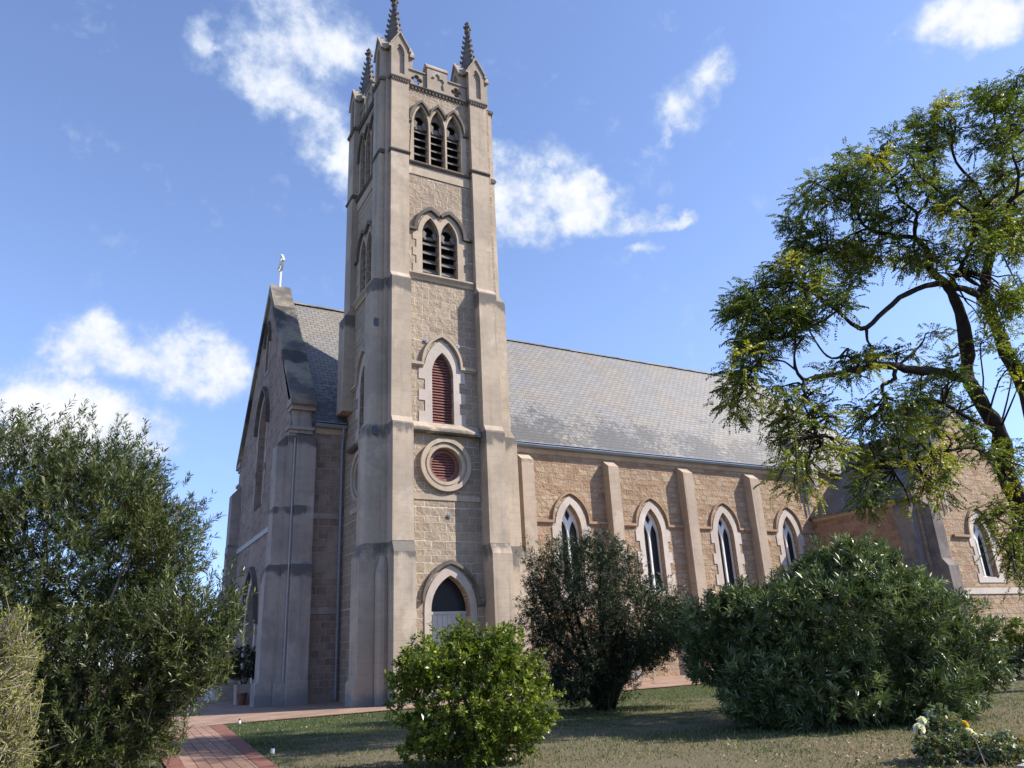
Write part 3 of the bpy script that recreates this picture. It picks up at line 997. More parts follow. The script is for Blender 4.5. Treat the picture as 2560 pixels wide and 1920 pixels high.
# corner block between the two south-west buttresses, and its cap
mb = MB()
mb.tube([(9.83, 27.98, 0.0), (9.83, 27.98, 4.7), (9.87, 28.02, 5.25)], [0.26, 0.26, 0.14], 12)
mb.build("corner_shaft", MT['buttress'], church)
mb = MB()
mb.box(9.80, 9.99, 27.95, 28.14, 5.0, 27.93)
mb.build("corner_quoin", MT['buttress'], church)
# steel straps on the south-west buttress
for z in (14.9, 10.1):
    mb = MB()
    mb.fbox(south(28.13), 9.42, 9.60, z, z + 0.34, 0.0, 0.05)
    mb.build("anchor_plate", MT['dark_steel'], church)

# ---- string courses round the tower head
for fr, ba, wa in ((S_, ((9.98, 10.86), (14.14, 15.04)), (10.86, 14.14)), (W_, ((28.13, 29.10), (32.25, 33.18)), (29.10, 32.25)), (E_, ((28.13, 29.10), (32.25, 33.18)), (29.10, 32.25))):
    for a0, a1 in ba:
        mb = MB()
        mb.profile(fr, [(0.0, 27.951), (0.33, 27.90), (0.37, 27.98), (0.37, 28.02), (0.30, 28.10), (0.0, 28.10)], a0 - 0.07, a1 + 0.07)
        n = 7
        for i in range(n):
            x = a0 + (a1 - a0) * (i + 0.5) / n
            mb.fbox(fr, x - 0.035, x + 0.035, 27.80, 27.90, 0.281, 0.34)
        mb.build("string_course", MT['dark_string'], church)
        mb = MB()
        mb.profile(fr, [(0.0, 23.70), (0.285, 23.70), (0.36, 23.78), (0.36, 23.82), (0.285, 23.92), (0.0, 23.92)], a0 - 0.06, a1 + 0.06)
        mb.build("string_course", MT['dark_string'], church)
    mb = MB()
    mb.profile(fr, [(0.0, 27.92), (0.06, 27.92), (0.13, 28.0), (0.13, 28.04), (0.0, 28.09)], wa[0] + 0.07, wa[1] - 0.07)
    for i in range(18):
        x = wa[0] + (wa[1] - wa[0]) * (i + 0.5) / 18
        mb.fbox(fr, x - 0.04, x + 0.04, 27.82, 27.92, 0.001, 0.08)
    mb.build("string_course", MT['dark_string'], church)

# ---- parapets
for fr, c, L, Rr in ((S_, 12.47, 10.9, 14.1), (W_, 30.65, 29.15, 32.2), (N_, 12.47, 10.9, 14.1), (E_, 30.65, 29.15, 32.2)):
    mb = MB()
    for s, a0, a1 in ((-1, L, c - 0.56), (1, c + 0.56, Rr)):
        q = (a0 + a1) / 2
        mb.prism(fr, [(a0, 28.09), (a1, 28.09), (a1, 29.0), (a0, 29.0)], -0.30, -0.05, holes=[quatrefoil(q, 28.53, 0.30)], back=True)
        mb.profile(fr, [(-0.36, 29.0), (0.02, 29.0), (0.02, 29.06), (-0.16, 29.24), (-0.36, 29.06)], a0, a1)
    mb.prism(fr, [(c - 0.56, 28.09), (c + 0.56, 28.09), (c + 0.56, 29.42), (c - 0.56, 29.42)], -0.34, 0.0, back=True,
             holes=[])
    mb.prism(fr, [(c - 0.55, 28.10), (c + 0.55, 28.10), (c + 0.55, 29.41), (c - 0.55, 29.41)], 0.001, 0.06,
             holes=[[(c - 0.36, 28.25), (c - 0.30, 28.62), (c - 0.38, 28.80), (c - 0.27, 28.95), (c - 0.13, 28.92), (c - 0.12, 29.1), (c, 29.22), (c + 0.12, 29.1), (c + 0.13, 28.92), (c + 0.27, 28.95), (c + 0.38, 28.80), (c + 0.30, 28.62), (c + 0.36, 28.25)]])
    mb.profile(fr, [(-0.40, 29.42), (0.10, 29.42), (0.10, 29.52), (-0.15, 29.84), (-0.40, 29.52)], c - 0.60, c + 0.60)
    mb.build("parapet", MT['pinnacle'], church)


# ---- pinnacles
def pinnacle(cx, cy):
    mb = MB()
    hw, arm, z0, ze, za = 0.44, 0.82, 28.09, 30.0, 30.78
    for fr, c, base in ((south(cy - arm), cx, cy), (west(cx - arm), cy, cx), (north(cy + arm), cx, cy), (east(cx + arm), cy, cx)):
        mb.prism(fr, [(c - hw, z0), (c + hw, z0), (c + hw, ze), (c, za), (c - hw, ze)], -arm, 0.0, holes=[opening(c, 0.24, 28.35, 29.6, 30.15)])
        mb.prism(fr, opening(c, 0.25, 28.34, 29.6, 30.17), -0.16, -0.12)
        mb.prism(fr, ribbon([(c - 0.24, 28.36)] + arch(c, 0.24, 29.6, 30.14), [(c - 0.17, 28.36)] + arch(c, 0.17, 29.6, 30.02)), -0.119, -0.06)
        # raking copings
        for s in (-1, 1):
            rk = [(c + s * (hw + 0.07), ze - 0.10), (c + s * (hw + 0.07), ze + 0.03), (c, za + 0.17), (c, za + 0.01)]
            mb.prism(fr, rk, -arm, 0.07, back=True)
            mb.fbox(fr, min(c + s * (hw + 0.02), c + s * (hw + 0.15)), max(c + s * (hw + 0.02), c + s * (hw + 0.15)), ze - 0.20, ze - 0.06, -0.22, 0.06)
    p = mb.build("pinnacle", MT['pinnacle'], church)
    sp = MB()
    # square spire set diagonally, its arrises over the gables
    zb, zt, rb, rt = 29.6, 33.30, 0.60, 0.095
    ring = []
    for z, r in ((zb, rb), (zt, rt)):
        ring.append([(cx, cy - r, z), (cx + r, cy, z), (cx, cy + r, z), (cx - r, cy, z)])
    sp.add(ring[0] + ring[1], [(k, (k + 1) % 4, 4 + (k + 1) % 4, 4 + k) for k in range(4)] + [(4, 5, 6, 7)])
    for i in range(7):
        z = 30.75 + i * 0.36
        r = rb + (rt - rb) * (z - zb) / (zt - zb)
        for dx, dy in ((0, -1), (1, 0), (0, 1), (-1, 0)):
            bx, by = cx + dx * (r + 0.035), cy + dy * (r + 0.035)
            sp.ball((bx, by, z + 0.02), 0.085, 6, 4, (1, 1, 0.9))
            sp.ball((bx + dx * 0.05, by + dy * 0.05, z + 0.075), 0.05, 6, 4)
    sp.build("spire", MT['spire'], p)
    fn = MB()
    fn.tube([(cx, cy, 33.26), (cx, cy, 33.34), (cx, cy, 33.38), (cx, cy, 33.46), (cx, cy, 33.56), (cx, cy, 33.68), (cx, cy, 33.8), (cx, cy, 34.02), (cx, cy, 34.17)], [0.11, 0.17, 0.17, 0.10, 0.12, 0.17, 0.12, 0.08, 0.01], 8)
    for dx, dy in ((0, -1), (1, 0), (0, 1), (-1, 0)):
        fn.ball((cx + dx * 0.16, cy + dy * 0.16, 33.66), 0.085, 6, 4)
        fn.ball((cx + dx * 0.10, cy + dy * 0.10, 33.92), 0.06, 6, 4)
    fn.build("finial", MT['spire'], p)
    return p


pn = pinnacle(10.42, 28.60)
for x, y in ((14.59, 28.60), (10.42, 32.72), (14.59, 32.72)):
    q = copy_tree(pn)
    q.location = (x - 10.42, y - 28.60, 0)

# ---- nave
NY = 33.30          # south wall
FX = 7.30           # west front
RY, RZ = 39.80, 20.98
NX1 = 45.5
WCX = (22.07, 27.47, 32.95, 38.35)
ns = south(NY)
nw = MB()
nw.prism(ns, [(9.86, 0), (46.0, 0), (46.0, 11.95), (9.86, 11.95)], -0.6, 0.0, holes=[opening(c, 0.64, 4.33, 7.45, 8.85) for c in WCX], sides=False)
nw.prism(north(46.3), [(FX, 0), (46.0, 0), (46.0, 11.95), (FX, 11.95)], -0.2, 0.0, sides=False)
nw.build("nave_wall", MT['nave_stone'], church)
mb = MB()
mb.prism(ns, [(FX, 0), (9.86, 0), (9.86, 11.95), (FX, 11.95)], -0.6, 0.0, sides=False)
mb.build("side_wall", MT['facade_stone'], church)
mb = MB()
mb.prism(south(NY + 0.61), [(FX + 0.7, 0.1), (45.8, 0.1), (45.8, 11.9), (FX + 0.7, 11.9)], -0.05, 0.0, back=True)
mb.build("inner_wall", MT['void'], church)
# window joinery and dressings
for i, c in enumerate(WCX):
    mb = MB()
    mb.prism(ns, quoins(c, 0.98, 4.05, 7.6, 9.28, 0.55, 0.22), 0.0, 0.04, holes=[opening(c, 0.64, 4.33, 7.45, 8.85)])
    mb.profile(ns, [(0.041, 4.33), (-0.5, 4.42), (-0.5, 4.34), (0.0, 4.30)], c - 0.64, c + 0.64)
    w = mb.build("nave_window", MT['pale_surround'], church)
    tr = MB()
    fr = ns
    outer = opening(c, 0.637, 4.34, 7.45, 8.84)
    l1 = opening(c - 0.315, 0.255, 4.42, 7.30, 8.02)
    l2 = opening(c + 0.315, 0.255, 4.42, 7.30, 8.02)
    eye = [(c, 7.98), (c + 0.18, 8.28), (c + 0.11, 8.46), (c, 8.62), (c - 0.11, 8.46), (c - 0.18, 8.28)]
    tr.prism(fr, outer, -0.40, -0.30, holes=[l1, l2, eye], back=True)
    tr.build("tracery", MT['white_paint'], w)
    gl = MB()
    gl.prism(fr, opening(c, 0.636, 4.35, 7.45, 8.83), -0.45, -0.42)
    gl.build("glass", MT['glass'], w)
    hd = MB()
    hood(hd, ns, c, 1.10, 7.95, 9.40, 0.065, 0.13, rl=1.75, rr=1.30 if i < 3 else 1.2)
    hd.build("hood_mould", MT['ochre'], w)
# nave buttresses
def nave_buttress(fr, a0, a1, mat=None):
    mb = MB()
    mb.profile(fr, [(-0.03, 0), (0.85, 0), (0.85, 3.3), (0.55, 3.75), (0.55, 10.97), (-0.03, 11.42)], a0, a1)
    return mb.build("nave_buttress", mat or MT['nave_buttress'], church)


for x0, x1 in ((18.95, 19.66), (24.42, 25.12), (29.74, 30.46), (35.08, 35.80)):
    nave_buttress(ns, x0, x1)
# cornice, dado band, gutter
mb = MB()
for a0, a1 in ((8.42, 9.83), (15.32, 40.6)):
    mb.profile(ns, [(0.0, 11.42), (0.08, 11.45), (0.16, 11.62), (0.16, 11.72), (0.0, 11.72)], a0, a1)
mb.build("cornice", MT['dressing'], church)
for a0, a1, b0, b1 in ((8.5, 9.83, 3.5, 3.78), (8.45, 9.83, 7.55, 7.80), (16.4, 18.9, 3.5, 3.78), (19.7, 24.4, 3.5, 3.78), (25.15, 29.7, 3.5, 3.78), (30.5, 35.05, 3.5, 3.78), (35.85, 40.6, 3.5, 3.78)):
    mb = MB()
    mb.fbox(ns, a0, a1, b0, b1, 0.0, 0.05 if b0 < 5 else 0.03)
    mb.build("stone_band", MT['dressing'] if a0 > 10 else MT['facade_buttress'], church)
GUT = [(0.17, 11.70), (0.40, 11.70), (0.44, 11.78), (0.44, 11.93), (0.40, 11.95), (0.38, 11.80), (0.20, 11.80), (0.17, 11.9)]
for a0, a1 in ((8.36, 9.80), (16.1, 40.5)):
    mb = MB()
    mb.profile(ns, GUT, a0, a1)
    mb.profile(ns, [(0.441, 11.80), (0.46, 11.80), (0.46, 11.835), (0.441, 11.835)], a0, a1)
    mb.build("gutter", MT['gutter'], church)
mb = MB()
mb.tube([(9.66, 32.92, 11.75), (9.66, 32.98, 11.5), (9.68, 33.14, 11.2), (9.68, 33.19, 10.8), (9.68, 33.19, 0.1)], 0.055, 8)
mb.build("downpipe", MT['pipe'], church)
mb = MB()
mb.tube([(40.30, 32.92, 11.7), (40.42, 33.16, 11.1), (40.42, 33.18, 9.0)], 0.06, 8)
mb.fbox(ns, 40.25, 40.6, 11.35, 11.68, 0.02, 0.30)
mb.build("downpipe", MT['pipe'], church)
# roof slopes
SL = (RZ - 11.90) / (RY - 32.90)


def roof_pair(name, x0, x1, xr0, xr1, mat, th=0.10):
    mb = MB()
    for s in (-1, 1):
        e = 32.86 if s < 0 else 2 * RY - 32.86
        for z in (0.0,):
            a = [(x0, e, 11.90), (x1, e, 11.90), (xr1, RY, RZ), (xr0, RY, RZ)]
            b = [(p[0], p[1], p[2] - th) for p in a]
            mb.add(a + b, [(0, 1, 2, 3), (7, 6, 5, 4), (0, 4, 5, 1), (1, 5, 6, 2), (3, 7, 4, 0)])
    return mb.build(name, mat, church)


nr = roof_pair("nave_roof", 8.2, 52.0, 8.2, 44.6, MT['slate'])
mb = MB()
mb.add([(52.0, 32.86, 11.90), (52.0, 2 * RY - 32.86, 11.90), (44.6, RY, RZ)], [(0, 1, 2)])
mb.build("hipped_end", MT['slate'], nr)
mb = MB()
rx = list(np.arange(8.3, 44.6, 0.62)) + [44.6]
vs_, fs_ = [], []
for i, x in enumerate(rx):
    dz = 0.018 * math.sin(i * 2.4) + 0.02 * noise.noise(Vector((x * 0.9, 0, 0))) - 0.05 * math.sin(math.pi * (x - 8.3) / 36.3)
    vs_ += [(x, RY - 0.17, RZ - 0.07 + dz * 0.5), (x, RY, RZ + 0.10 + dz), (x, RY + 0.17, RZ - 0.07 + dz * 0.5)]
for i in range(len(rx) - 1):
    for k in (0, 1):
        fs_.append((i * 3 + k, i * 3 + k + 1, i * 3 + 4 + k, i * 3 + 3 + k))
mb.add(vs_, fs_)
mb.build("ridge_cap", MT['coping'], nr)

# ---- west front
fw = west(FX)
FC = 39.8
LAN = opening(FC, 0.35, 16.6, 18.2, 19.1)
BIG = opening(FC, 1.0, 9.15, 13.0, 15.0)
DOOR = opening(FC, 1.15, 0.03, 3.4, 5.5)
gs = (21.35 - 12.3) / (FC - 33.3)
mb = MB()
mb.prism(fw, [(NY, 0), (46.3, 0), (46.3, 12.2), (FC, 21.35), (NY, 12.2)], -0.6, 0.0, holes=[LAN, BIG, DOOR], sides=False)
mb.add([(FX, NY, 11.4), (FX + 0.98, NY, 11.4), (FX + 0.98, NY, 12.2), (FX, NY, 12.2)], [(0, 1, 2, 3)])
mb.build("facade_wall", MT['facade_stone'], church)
mb = MB()
mb.prism(west(FX + 0.61), [(NY + 0.1, 0.05), (46.2, 0.05), (46.2, 12.0), (FC, 21.1), (NY + 0.1, 12.0)], -0.05, 0.0, back=True)
mb.build("inner_wall", MT['void'], church)
# gable coping: a broad sloping slab each side with kneelers
mb = MB()
for s in (-1, 1):
    yk = FC + s * 7.0
    prof = [(yk, 12.65), (yk, 13.0), (FC, 21.92), (FC, 21.30)]
    mb.prism(west(7.17), prof, -1.13, 0.0, back=True)
mb.build("gable_coping", MT['coping'], church)
for s in (-1, 1):
    mb = MB()
    for (o0, o1, x0, x1, z0, z1) in ((0.30, -0.62, 7.20, 8.36, 12.66, 12.98), (0.22, -0.55, 7.26, 8.34, 12.45, 12.66), (0.02, -0.5, 7.34, 8.26, 11.66, 12.45), (0.18, -0.5, 7.18, 8.33, 11.52, 11.66), (0.08, -0.5, 7.25, 8.29, 11.36, 11.52)):
        ya, yb = FC + s * (6.55 + o1), FC + s * (6.55 + o0)
        mb.box(x0, x1, min(ya, yb), max(ya, yb), z0, z1)
    mb.build("kneeler", MT['facade_buttress'], church)
# white ringed cross on the gable
mb = MB()
cx, cz = 7.72, 23.35
mb.box(cx - 0.055, cx + 0.055, FC - 0.06, FC + 0.06, 21.75, 23.95)
mb.box(cx - 0.07, cx + 0.07, FC - 0.62, FC + 0.62, cz - 0.075, cz + 0.075)
for k in range(20):
    a0, a1 = 2 * math.pi * k / 20, 2 * math.pi * (k + 1) / 20
    q = []
    for x in (cx - 0.05, cx + 0.05):
        for a in (a0, a1):
            for r in (0.40, 0.50):
                q.append((x, FC + r * math.cos(a), cz + r * math.sin(a)))
    mb.add(q, [(0, 1, 3, 2), (4, 6, 7, 5), (0, 2, 6, 4), (1, 5, 7, 3)])
mb.build("cross", MT['white_paint'], church)
# west windows and door
mb = MB()
mb.prism(fw, quoins(FC, 0.52, 16.4, 18.2, 19.35, 0.45, 0.12), 0.0, 0.03, holes=[LAN])
w = mb.build("gable_lancet", MT['facade_buttress'], church)
gl = MB()
gl.prism(fw, opening(FC, 0.349, 16.61, 18.2, 19.09), -0.35, -0.3)
gl.build("louvre", MT['maroon'], w)
hd = MB()
hood(hd, fw, FC, 0.58, 18.2, 19.5, 0.09, 0.16)
hd.build("hood_mould", MT['dark_string'], w)
mb = MB()
mb.prism(fw, quoins(FC, 1.25, 9.15, 13.0, 15.3, 0.5, 0.18), 0.0, 0.03, holes=[BIG])
w = mb.build("west_window", MT['facade_buttress'], church)
tr = MB()
tr.prism(fw, opening(FC, 0.995, 9.16, 13.0, 14.99), -0.42, -0.32, holes=[opening(FC - 0.49, 0.41, 9.3, 12.5, 13.5), opening(FC + 0.49, 0.41, 9.3, 12.5, 13.5), circle(FC, 14.0, 0.36, 16)], back=True)
tr.build("tracery", MT['pale_surround'], w)
gl = MB()
gl.prism(fw, opening(FC, 0.994, 9.17, 13.0, 14.98), -0.5, -0.46)
gl.build("glass", MT['glass'], w)
hd = MB()
hood(hd, fw, FC, 1.42, 13.35, 15.55, 0.12, 0.2, ret=0.0)
hd.build("hood_mould", MT['dark_string'], w)
mb = MB()
mb.prism(fw, [(FC - 1.5, 0.03), (FC - 1.5, 3.4)] + arch(FC, 1.5, 3.4, 5.95)[1:-1] + [(FC + 1.5, 3.4), (FC + 1.5, 0.03)], 0.0, 0.05, holes=[opening(FC, 1.15, 0.032, 3.4, 5.5)])
w = mb.build("west_doorway", MT['pale_surround'], church)
dl = MB()
for i in range(10):
    dl.fbox(fw, FC - 1.145 + i * 0.229, FC - 1.145 + (i + 1) * 0.229 - 0.012, 0.05, 3.36, -0.5, -0.42)
dl.build("door_leaf", MT['blue_door'], w)
dl = MB()
dl.prism(fw, [(FC - 1.145, 3.37)] + arch(FC, 1.145, 3.41, 5.49) + [(FC + 1.145, 3.37)], -0.5, -0.44)
dl.build("tympanum", plain_mat("tympanum_paint", (0.13, 0.10, 0.10), 0.7), w)
hd = MB()
hood(hd, fw, FC, 1.52, 3.6, 6.02, 0.12, 0.22, ret=0.75)
hd.build("hood_mould", MT['dark_string'], w)
mb = MB()
mb.fbox(fw, 34.5, 45.1, 7.48, 7.72, 0.0, 0.05)
mb.build("stone_band", plain_mat("pale_band", (0.46, 0.44, 0.42), 0.8), church)


def facade_buttress(fr, a0, a1, ps):
    mb = MB()
    p0, p1, p2 = ps
    mb.profile(fr, [(-0.03, 0), (p0 + 0.13, 0), (p0 + 0.13, 0.83), (p0, 0.93), (p0, 5.38), (p1, 5.68), (p1, 8.0), (p2, 8.0), (p2, 10.9), (0.02, 11.40), (-0.03, 11.40)], a0, a1)
    return mb.build("facade_buttress", MT['facade_buttress'], church)


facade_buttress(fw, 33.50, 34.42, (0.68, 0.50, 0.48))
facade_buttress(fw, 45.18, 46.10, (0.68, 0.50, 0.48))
mb = MB()
mb.profile(ns, [(-0.03, 0), (0.55, 0), (0.55, 0.83), (0.45, 0.93), (0.45, 5.45), (0.32, 5.70), (0.32, 11.20), (-0.03, 11.34)], 7.58, 8.42)
mb.build("facade_buttress", MT['facade_buttress'], church)
mb = MB()
mb.box(7.18, 7.62, 33.12, 33.5, 0.0, 0.86)
mb.build("plinth", MT['facade_buttress'], church)
mb = MB()
mb.box(7.25, 7.60, 33.25, 33.51, 0.86, 11.35)
mb.build("corner_quoin", MT['facade_buttress'], church)
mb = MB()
mb.tube([(7.50, 33.14, 0.9), (7.50, 33.14, 11.1)], 0.038, 10)  # pale tube added to imitate the buttress's sky-lit west face; brightness is in its colour
mb.build("downpipe", plain_mat("lit_strip_paint", (0.34, 0.33, 0.325), 0.6), church)

# ---- south transept
TWX, TSY, TEX, TCXX = 40.7, 26.1, 51.9, 46.3
tws, tss = west(TWX), south(TSY)
TWIN = opening(46.25, 0.78, 4.36, 6.5, 7.85)
mb = MB()
mb.prism(tws, [(TSY, 0), (NY, 0), (NY, 8.85), (TSY, 8.85)], -0.4, 0.0, sides=False)
mb.build("transept_wall", MT['transept_stone'], church)
mb = MB()
mb.prism(east(TEX), [(TSY, 0), (NY, 0), (NY, 8.85), (TSY, 8.85)], -0.4, 0.0, sides=False)
mb.build("transept_wall", MT['transept_stone'], church)
mb = MB()
mb.prism(tss, [(TWX, 0), (TEX, 0), (TEX, 9.0), (TCXX, 14.4), (TWX, 9.0)], -0.5, 0.0, holes=[TWIN], sides=False)
tgw = mb.build("transept_gable", MT['nave_stone'], church)
mb = MB()
mb.prism(tss, quoins(46.25, 1.08, 4.05, 6.6, 8.25, 0.5, 0.22), 0.0, 0.04, holes=[TWIN])
w = mb.build("transept_window", MT['pale_surround'], church)
tr = MB()
tr.prism(tss, opening(46.25, 0.777, 4.37, 6.5, 7.84), -0.42, -0.3, holes=[opening(46.25 - 0.39, 0.32, 4.45, 6.2, 6.95), opening(46.25 + 0.39, 0.32, 4.45, 6.2, 6.95), [(46.25, 6.9), (46.45, 7.2), (46.36, 7.42), (46.25, 7.58), (46.14, 7.42), (46.05, 7.2)]], back=True)
tr.build("tracery", MT['white_paint'], w)
gl = MB()
gl.prism(tss, opening(46.25, 0.776, 4.38, 6.5, 7.83), -0.48, -0.45)
gl.build("glass", MT['glass'], w)
hd = MB()
hood(hd, tss, 46.25, 1.22, 6.75, 8.38, 0.11, 0.17, ret=1.6)
hd.build("hood_mould", MT['ochre'], w)
mb = MB()
mb.fbox(tss, 42.2, 50.5, 3.42, 3.75, 0.0, 0.06)
mb.build("stone_band", MT['pale_surround'], church)
mb = MB()
mb.profile(tws, [(0.0, 8.50), (0.10, 8.55), (0.2, 8.75), (0.2, 8.85), (0.0, 8.85)], TSY + 1.1, NY - 0.1)
mb.build("cornice", MT['dressing'], church)
mb = MB()
for s in (-1, 1):
    xe = TCXX + s * 5.95
    a = [(xe, TSY + 0.4, 8.80), (xe, 36.0, 8.80), (TCXX, 36.0, 14.05), (TCXX, TSY + 0.4, 14.05)]
    b = [(p[0], p[1], p[2] - 0.1) for p in a]
    mb.add(a + b, [(0, 1, 2, 3), (7, 6, 5, 4), (0, 4, 5, 1), (3, 7, 4, 0)])
mb.build("transept_roof", MT['slate_dark'], church)
mb = MB()
for s in (-1, 1):
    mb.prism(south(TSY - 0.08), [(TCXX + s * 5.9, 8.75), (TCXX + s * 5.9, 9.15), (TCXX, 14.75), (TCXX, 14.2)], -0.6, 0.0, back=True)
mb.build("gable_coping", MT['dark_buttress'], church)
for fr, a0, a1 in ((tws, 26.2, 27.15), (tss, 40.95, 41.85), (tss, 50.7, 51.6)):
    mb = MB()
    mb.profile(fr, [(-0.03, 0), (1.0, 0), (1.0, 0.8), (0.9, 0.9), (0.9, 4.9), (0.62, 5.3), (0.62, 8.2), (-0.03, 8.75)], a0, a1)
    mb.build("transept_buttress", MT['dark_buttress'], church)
mb = MB()
mb.tube([(43.4, TSY - 0.12, 13.3), (43.4, TSY - 0.12, 8.0)], 0.05, 8)
mb.build("downpipe", MT['white_paint'], church)
# short raked coping where the nave roof meets the crossing
mb = MB()
for (p0, p1, w_, h_) in (((41.1, 32.95, 12.35), (41.1, 34.75, 14.72), 0.42, 0.34),):
    a, b = Vector(p0), Vector(p1)
    mb.add([(x, q.y, q.z + dz) for q in (a, b) for x in (a.x - w_ / 2, a.x + w_ / 2) for dz in (-h_, h_)],
           [(0, 1, 3, 2), (4, 6, 7, 5), (0, 2, 6, 4), (1, 5, 7, 3), (0, 4, 5, 1), (2, 3, 7, 6)])
mb.box(40.85, 41.35, 32.75, 33.25, 10.6, 12.5)
mb.build("raked_coping", MT['pale_surround'], church)

# ------------------------------------------------------------------ foliage helpers
def leaf_object(name, mat, pos, dirv, length, width, tint, parent=None, seed=1, fold=0.25):
    """one mesh of many small leaves; each leaf a folded lozenge"""
    rng = np.random.default_rng(seed)
    n = len(pos)
    pos = np.asarray(pos, float)
    d = np.asarray(dirv, float)
    d /= np.linalg.norm(d, axis=1)[:, None] + 1e-9
    ref = rng.normal(size=(n, 3))
    ref[:, 2] += 1.2
    s = np.cross(d, ref)
    s /= np.linalg.norm(s, axis=1)[:, None] + 1e-9
    nn = np.cross(s, d)
    L, W = np.asarray(length)[:, None], np.asarray(width)[:, None]
    v = np.empty((n, 4, 3))
    v[:, 0] = pos
    v[:, 1] = pos + d * L * 0.5 + s * W * 0.5 + nn * W * fold
    v[:, 2] = pos + d * L - nn * L * 0.08
    v[:, 3] = pos + d * L * 0.5 - s * W * 0.5 + nn * W * fold
    me = bpy.data.meshes.new(name)
    me.vertices.add(n * 4)
    me.vertices.foreach_set('co', v.ravel())
    me.loops.add(n * 4)
    me.loops.foreach_set('vertex_index', np.arange(n * 4, dtype=np.int32))
    me.polygons.add(n)
    me.polygons.foreach_set('loop_start', np.arange(0, n * 4, 4, dtype=np.int32))
    me.polygons.foreach_set('loop_total', np.full(n, 4, dtype=np.int32))
    me.update(calc_edges=True)
    at = me.attributes.new('tint', 'FLOAT_COLOR', 'POINT')
    c = np.ones((n, 4, 4), dtype=np.float32)
    c[:, :, :3] = np.clip(np.asarray(tint), 0, 1)[:, None, None]
    at.data.foreach_set('color', c.ravel())
    me.materials.append(mat)
    o = bpy.data.objects.new(name, me)
    COL.objects.link(o)
    if parent is not None:
        o.parent = parent
        o.matrix_parent_inverse = Matrix.Translation(-Vector(parent_base(parent)))
    return o


def unit(v):
    return v / (np.linalg.norm(v, axis=-1, keepdims=True) + 1e-9)


def sprays_in(lobes, n, rng, inner=0.3, bump=0.22, freq=1.3, low=0.05, ground=0.06):
    """shoot tips spread through lobes: mostly near the surface, clumped"""
    vol = np.array([(l[3] * l[4] + l[4] * l[5] + l[3] * l[5]) for l in lobes])
    pick = rng.choice(len(lobes), n * 3, p=vol / vol.sum())
    out, nor = [], []
    for i in pick:
        cx, cy, cz, rx, ry, rz = lobes[i]
        d = unit(rng.normal(size=3))
        q = noise.noise(Vector((cx + d[0] * rx, cy + d[1] * ry, cz + d[2] * rz)) * freq)
        rad = (1.0 + bump * q) * (rng.uniform(0.45, 0.85) if rng.random() < inner else rng.uniform(0.84, 1.03))
        if q < -0.25 and rng.random() < 0.6:
            continue
        p = np.array((cx + d[0] * rx * rad, cy + d[1] * ry * rad, cz + d[2] * rz * rad))
        if p[2] < ground:
            continue
        # drop tips buried deep inside a neighbouring lobe
        deep = False
        for j, l in enumerate(lobes):
            if j != i and ((p[0] - l[0]) / l[3]) ** 2 + ((p[1] - l[1]) / l[4]) ** 2 + ((p[2] - l[2]) / l[5]) ** 2 < 0.36:
                deep = True
                break
        if deep and rng.random() < 0.8:
            continue
        out.append(p)
        nor.append(unit(d / np.array((rx, ry, rz))))
        if len(out) >= n:
            break
    return np.array(out), np.array(nor)


def shoots(tips, nor, rng, per, stem, up, spread, leaf, wid, angle=0.9, droop=0.0, t0=0.1, tip_cluster=0.0):
    """leaves set along a short shoot that ends at each tip"""
    n = len(tips)
    g = unit(nor + np.array((0, 0, up)) + rng.normal(size=(n, 3)) * spread)
    sl_ = stem * rng.uniform(0.6, 1.25, n)
    base = tips - g * sl_[:, None]
    t = rng.uniform(t0, 1.0, (n, per))
    if tip_cluster:
        t = 1.0 - (1.0 - t) * (1.0 - tip_cluster * rng.random((n, per)))
    bend = np.zeros((n, per, 3))
    bend[:, :, 2] = -droop * (t ** 2) * sl_[:, None]
    pos = base[:, None, :] + g[:, None, :] * (t * sl_[:, None])[:, :, None] + bend
    rad = rng.normal(size=(n, per, 3))
    rad -= (rad * g[:, None, :]).sum(-1, keepdims=True) * g[:, None, :]
    rad = unit(rad)
    d = unit(g[:, None, :] * (1.0 - 0.45 * angle) + rad * angle + np.array((0, 0, -droop * 0.8)))
    tone = np.clip(rng.normal(0.48, 0.20, n)[:, None] + rng.normal(0, 0.14, (n, per)), 0, 1)
    L = leaf * rng.uniform(0.65, 1.2, (n, per))
    W = wid * rng.uniform(0.75, 1.2, (n, per))
    return pos.reshape(-1, 3), d.reshape(-1, 3), L.ravel(), W.ravel(), tone.ravel(), base, g, sl_


def stems_mesh(name, base_pt, lobes, rng, mat, parent, n=10, r0=0.06, extra=None, twigs=None, tr=0.006):
    mb = MB()
    for i in range(n):
        l = lobes[i % len(lobes)]
        e = np.array(l[:3]) + rng.normal(size=3) * np.array(l[3:6]) * 0.35
        e[2] = max(0.3, e[2])
        b = np.array(base_pt) + np.array((rng.normal() * 0.12, rng.normal() * 0.12, 0.0))
        b[2] = -0.05
        m1 = b + (e - b) * 0.35 + rng.normal(size=3) * 0.10
        m2 = b + (e - b) * 0.7 + rng.normal(size=3) * 0.14
        m1[2] = max(m1[2], 0.15)
        mb.tube([b, m1, m2, e], [r0, r0 * 0.75, r0 * 0.45, r0 * 0.18], 6)
    if twigs is not None:
        for a, c in twigs:
            mid = (np.array(a) + np.array(c)) / 2 + rng.normal(size=3) * 0.02
            mb.tube([a, mid, c], [tr, tr * 0.8, tr * 0.4], 3, cap=False)
    return mb.build(name, mat, parent, smooth=True)


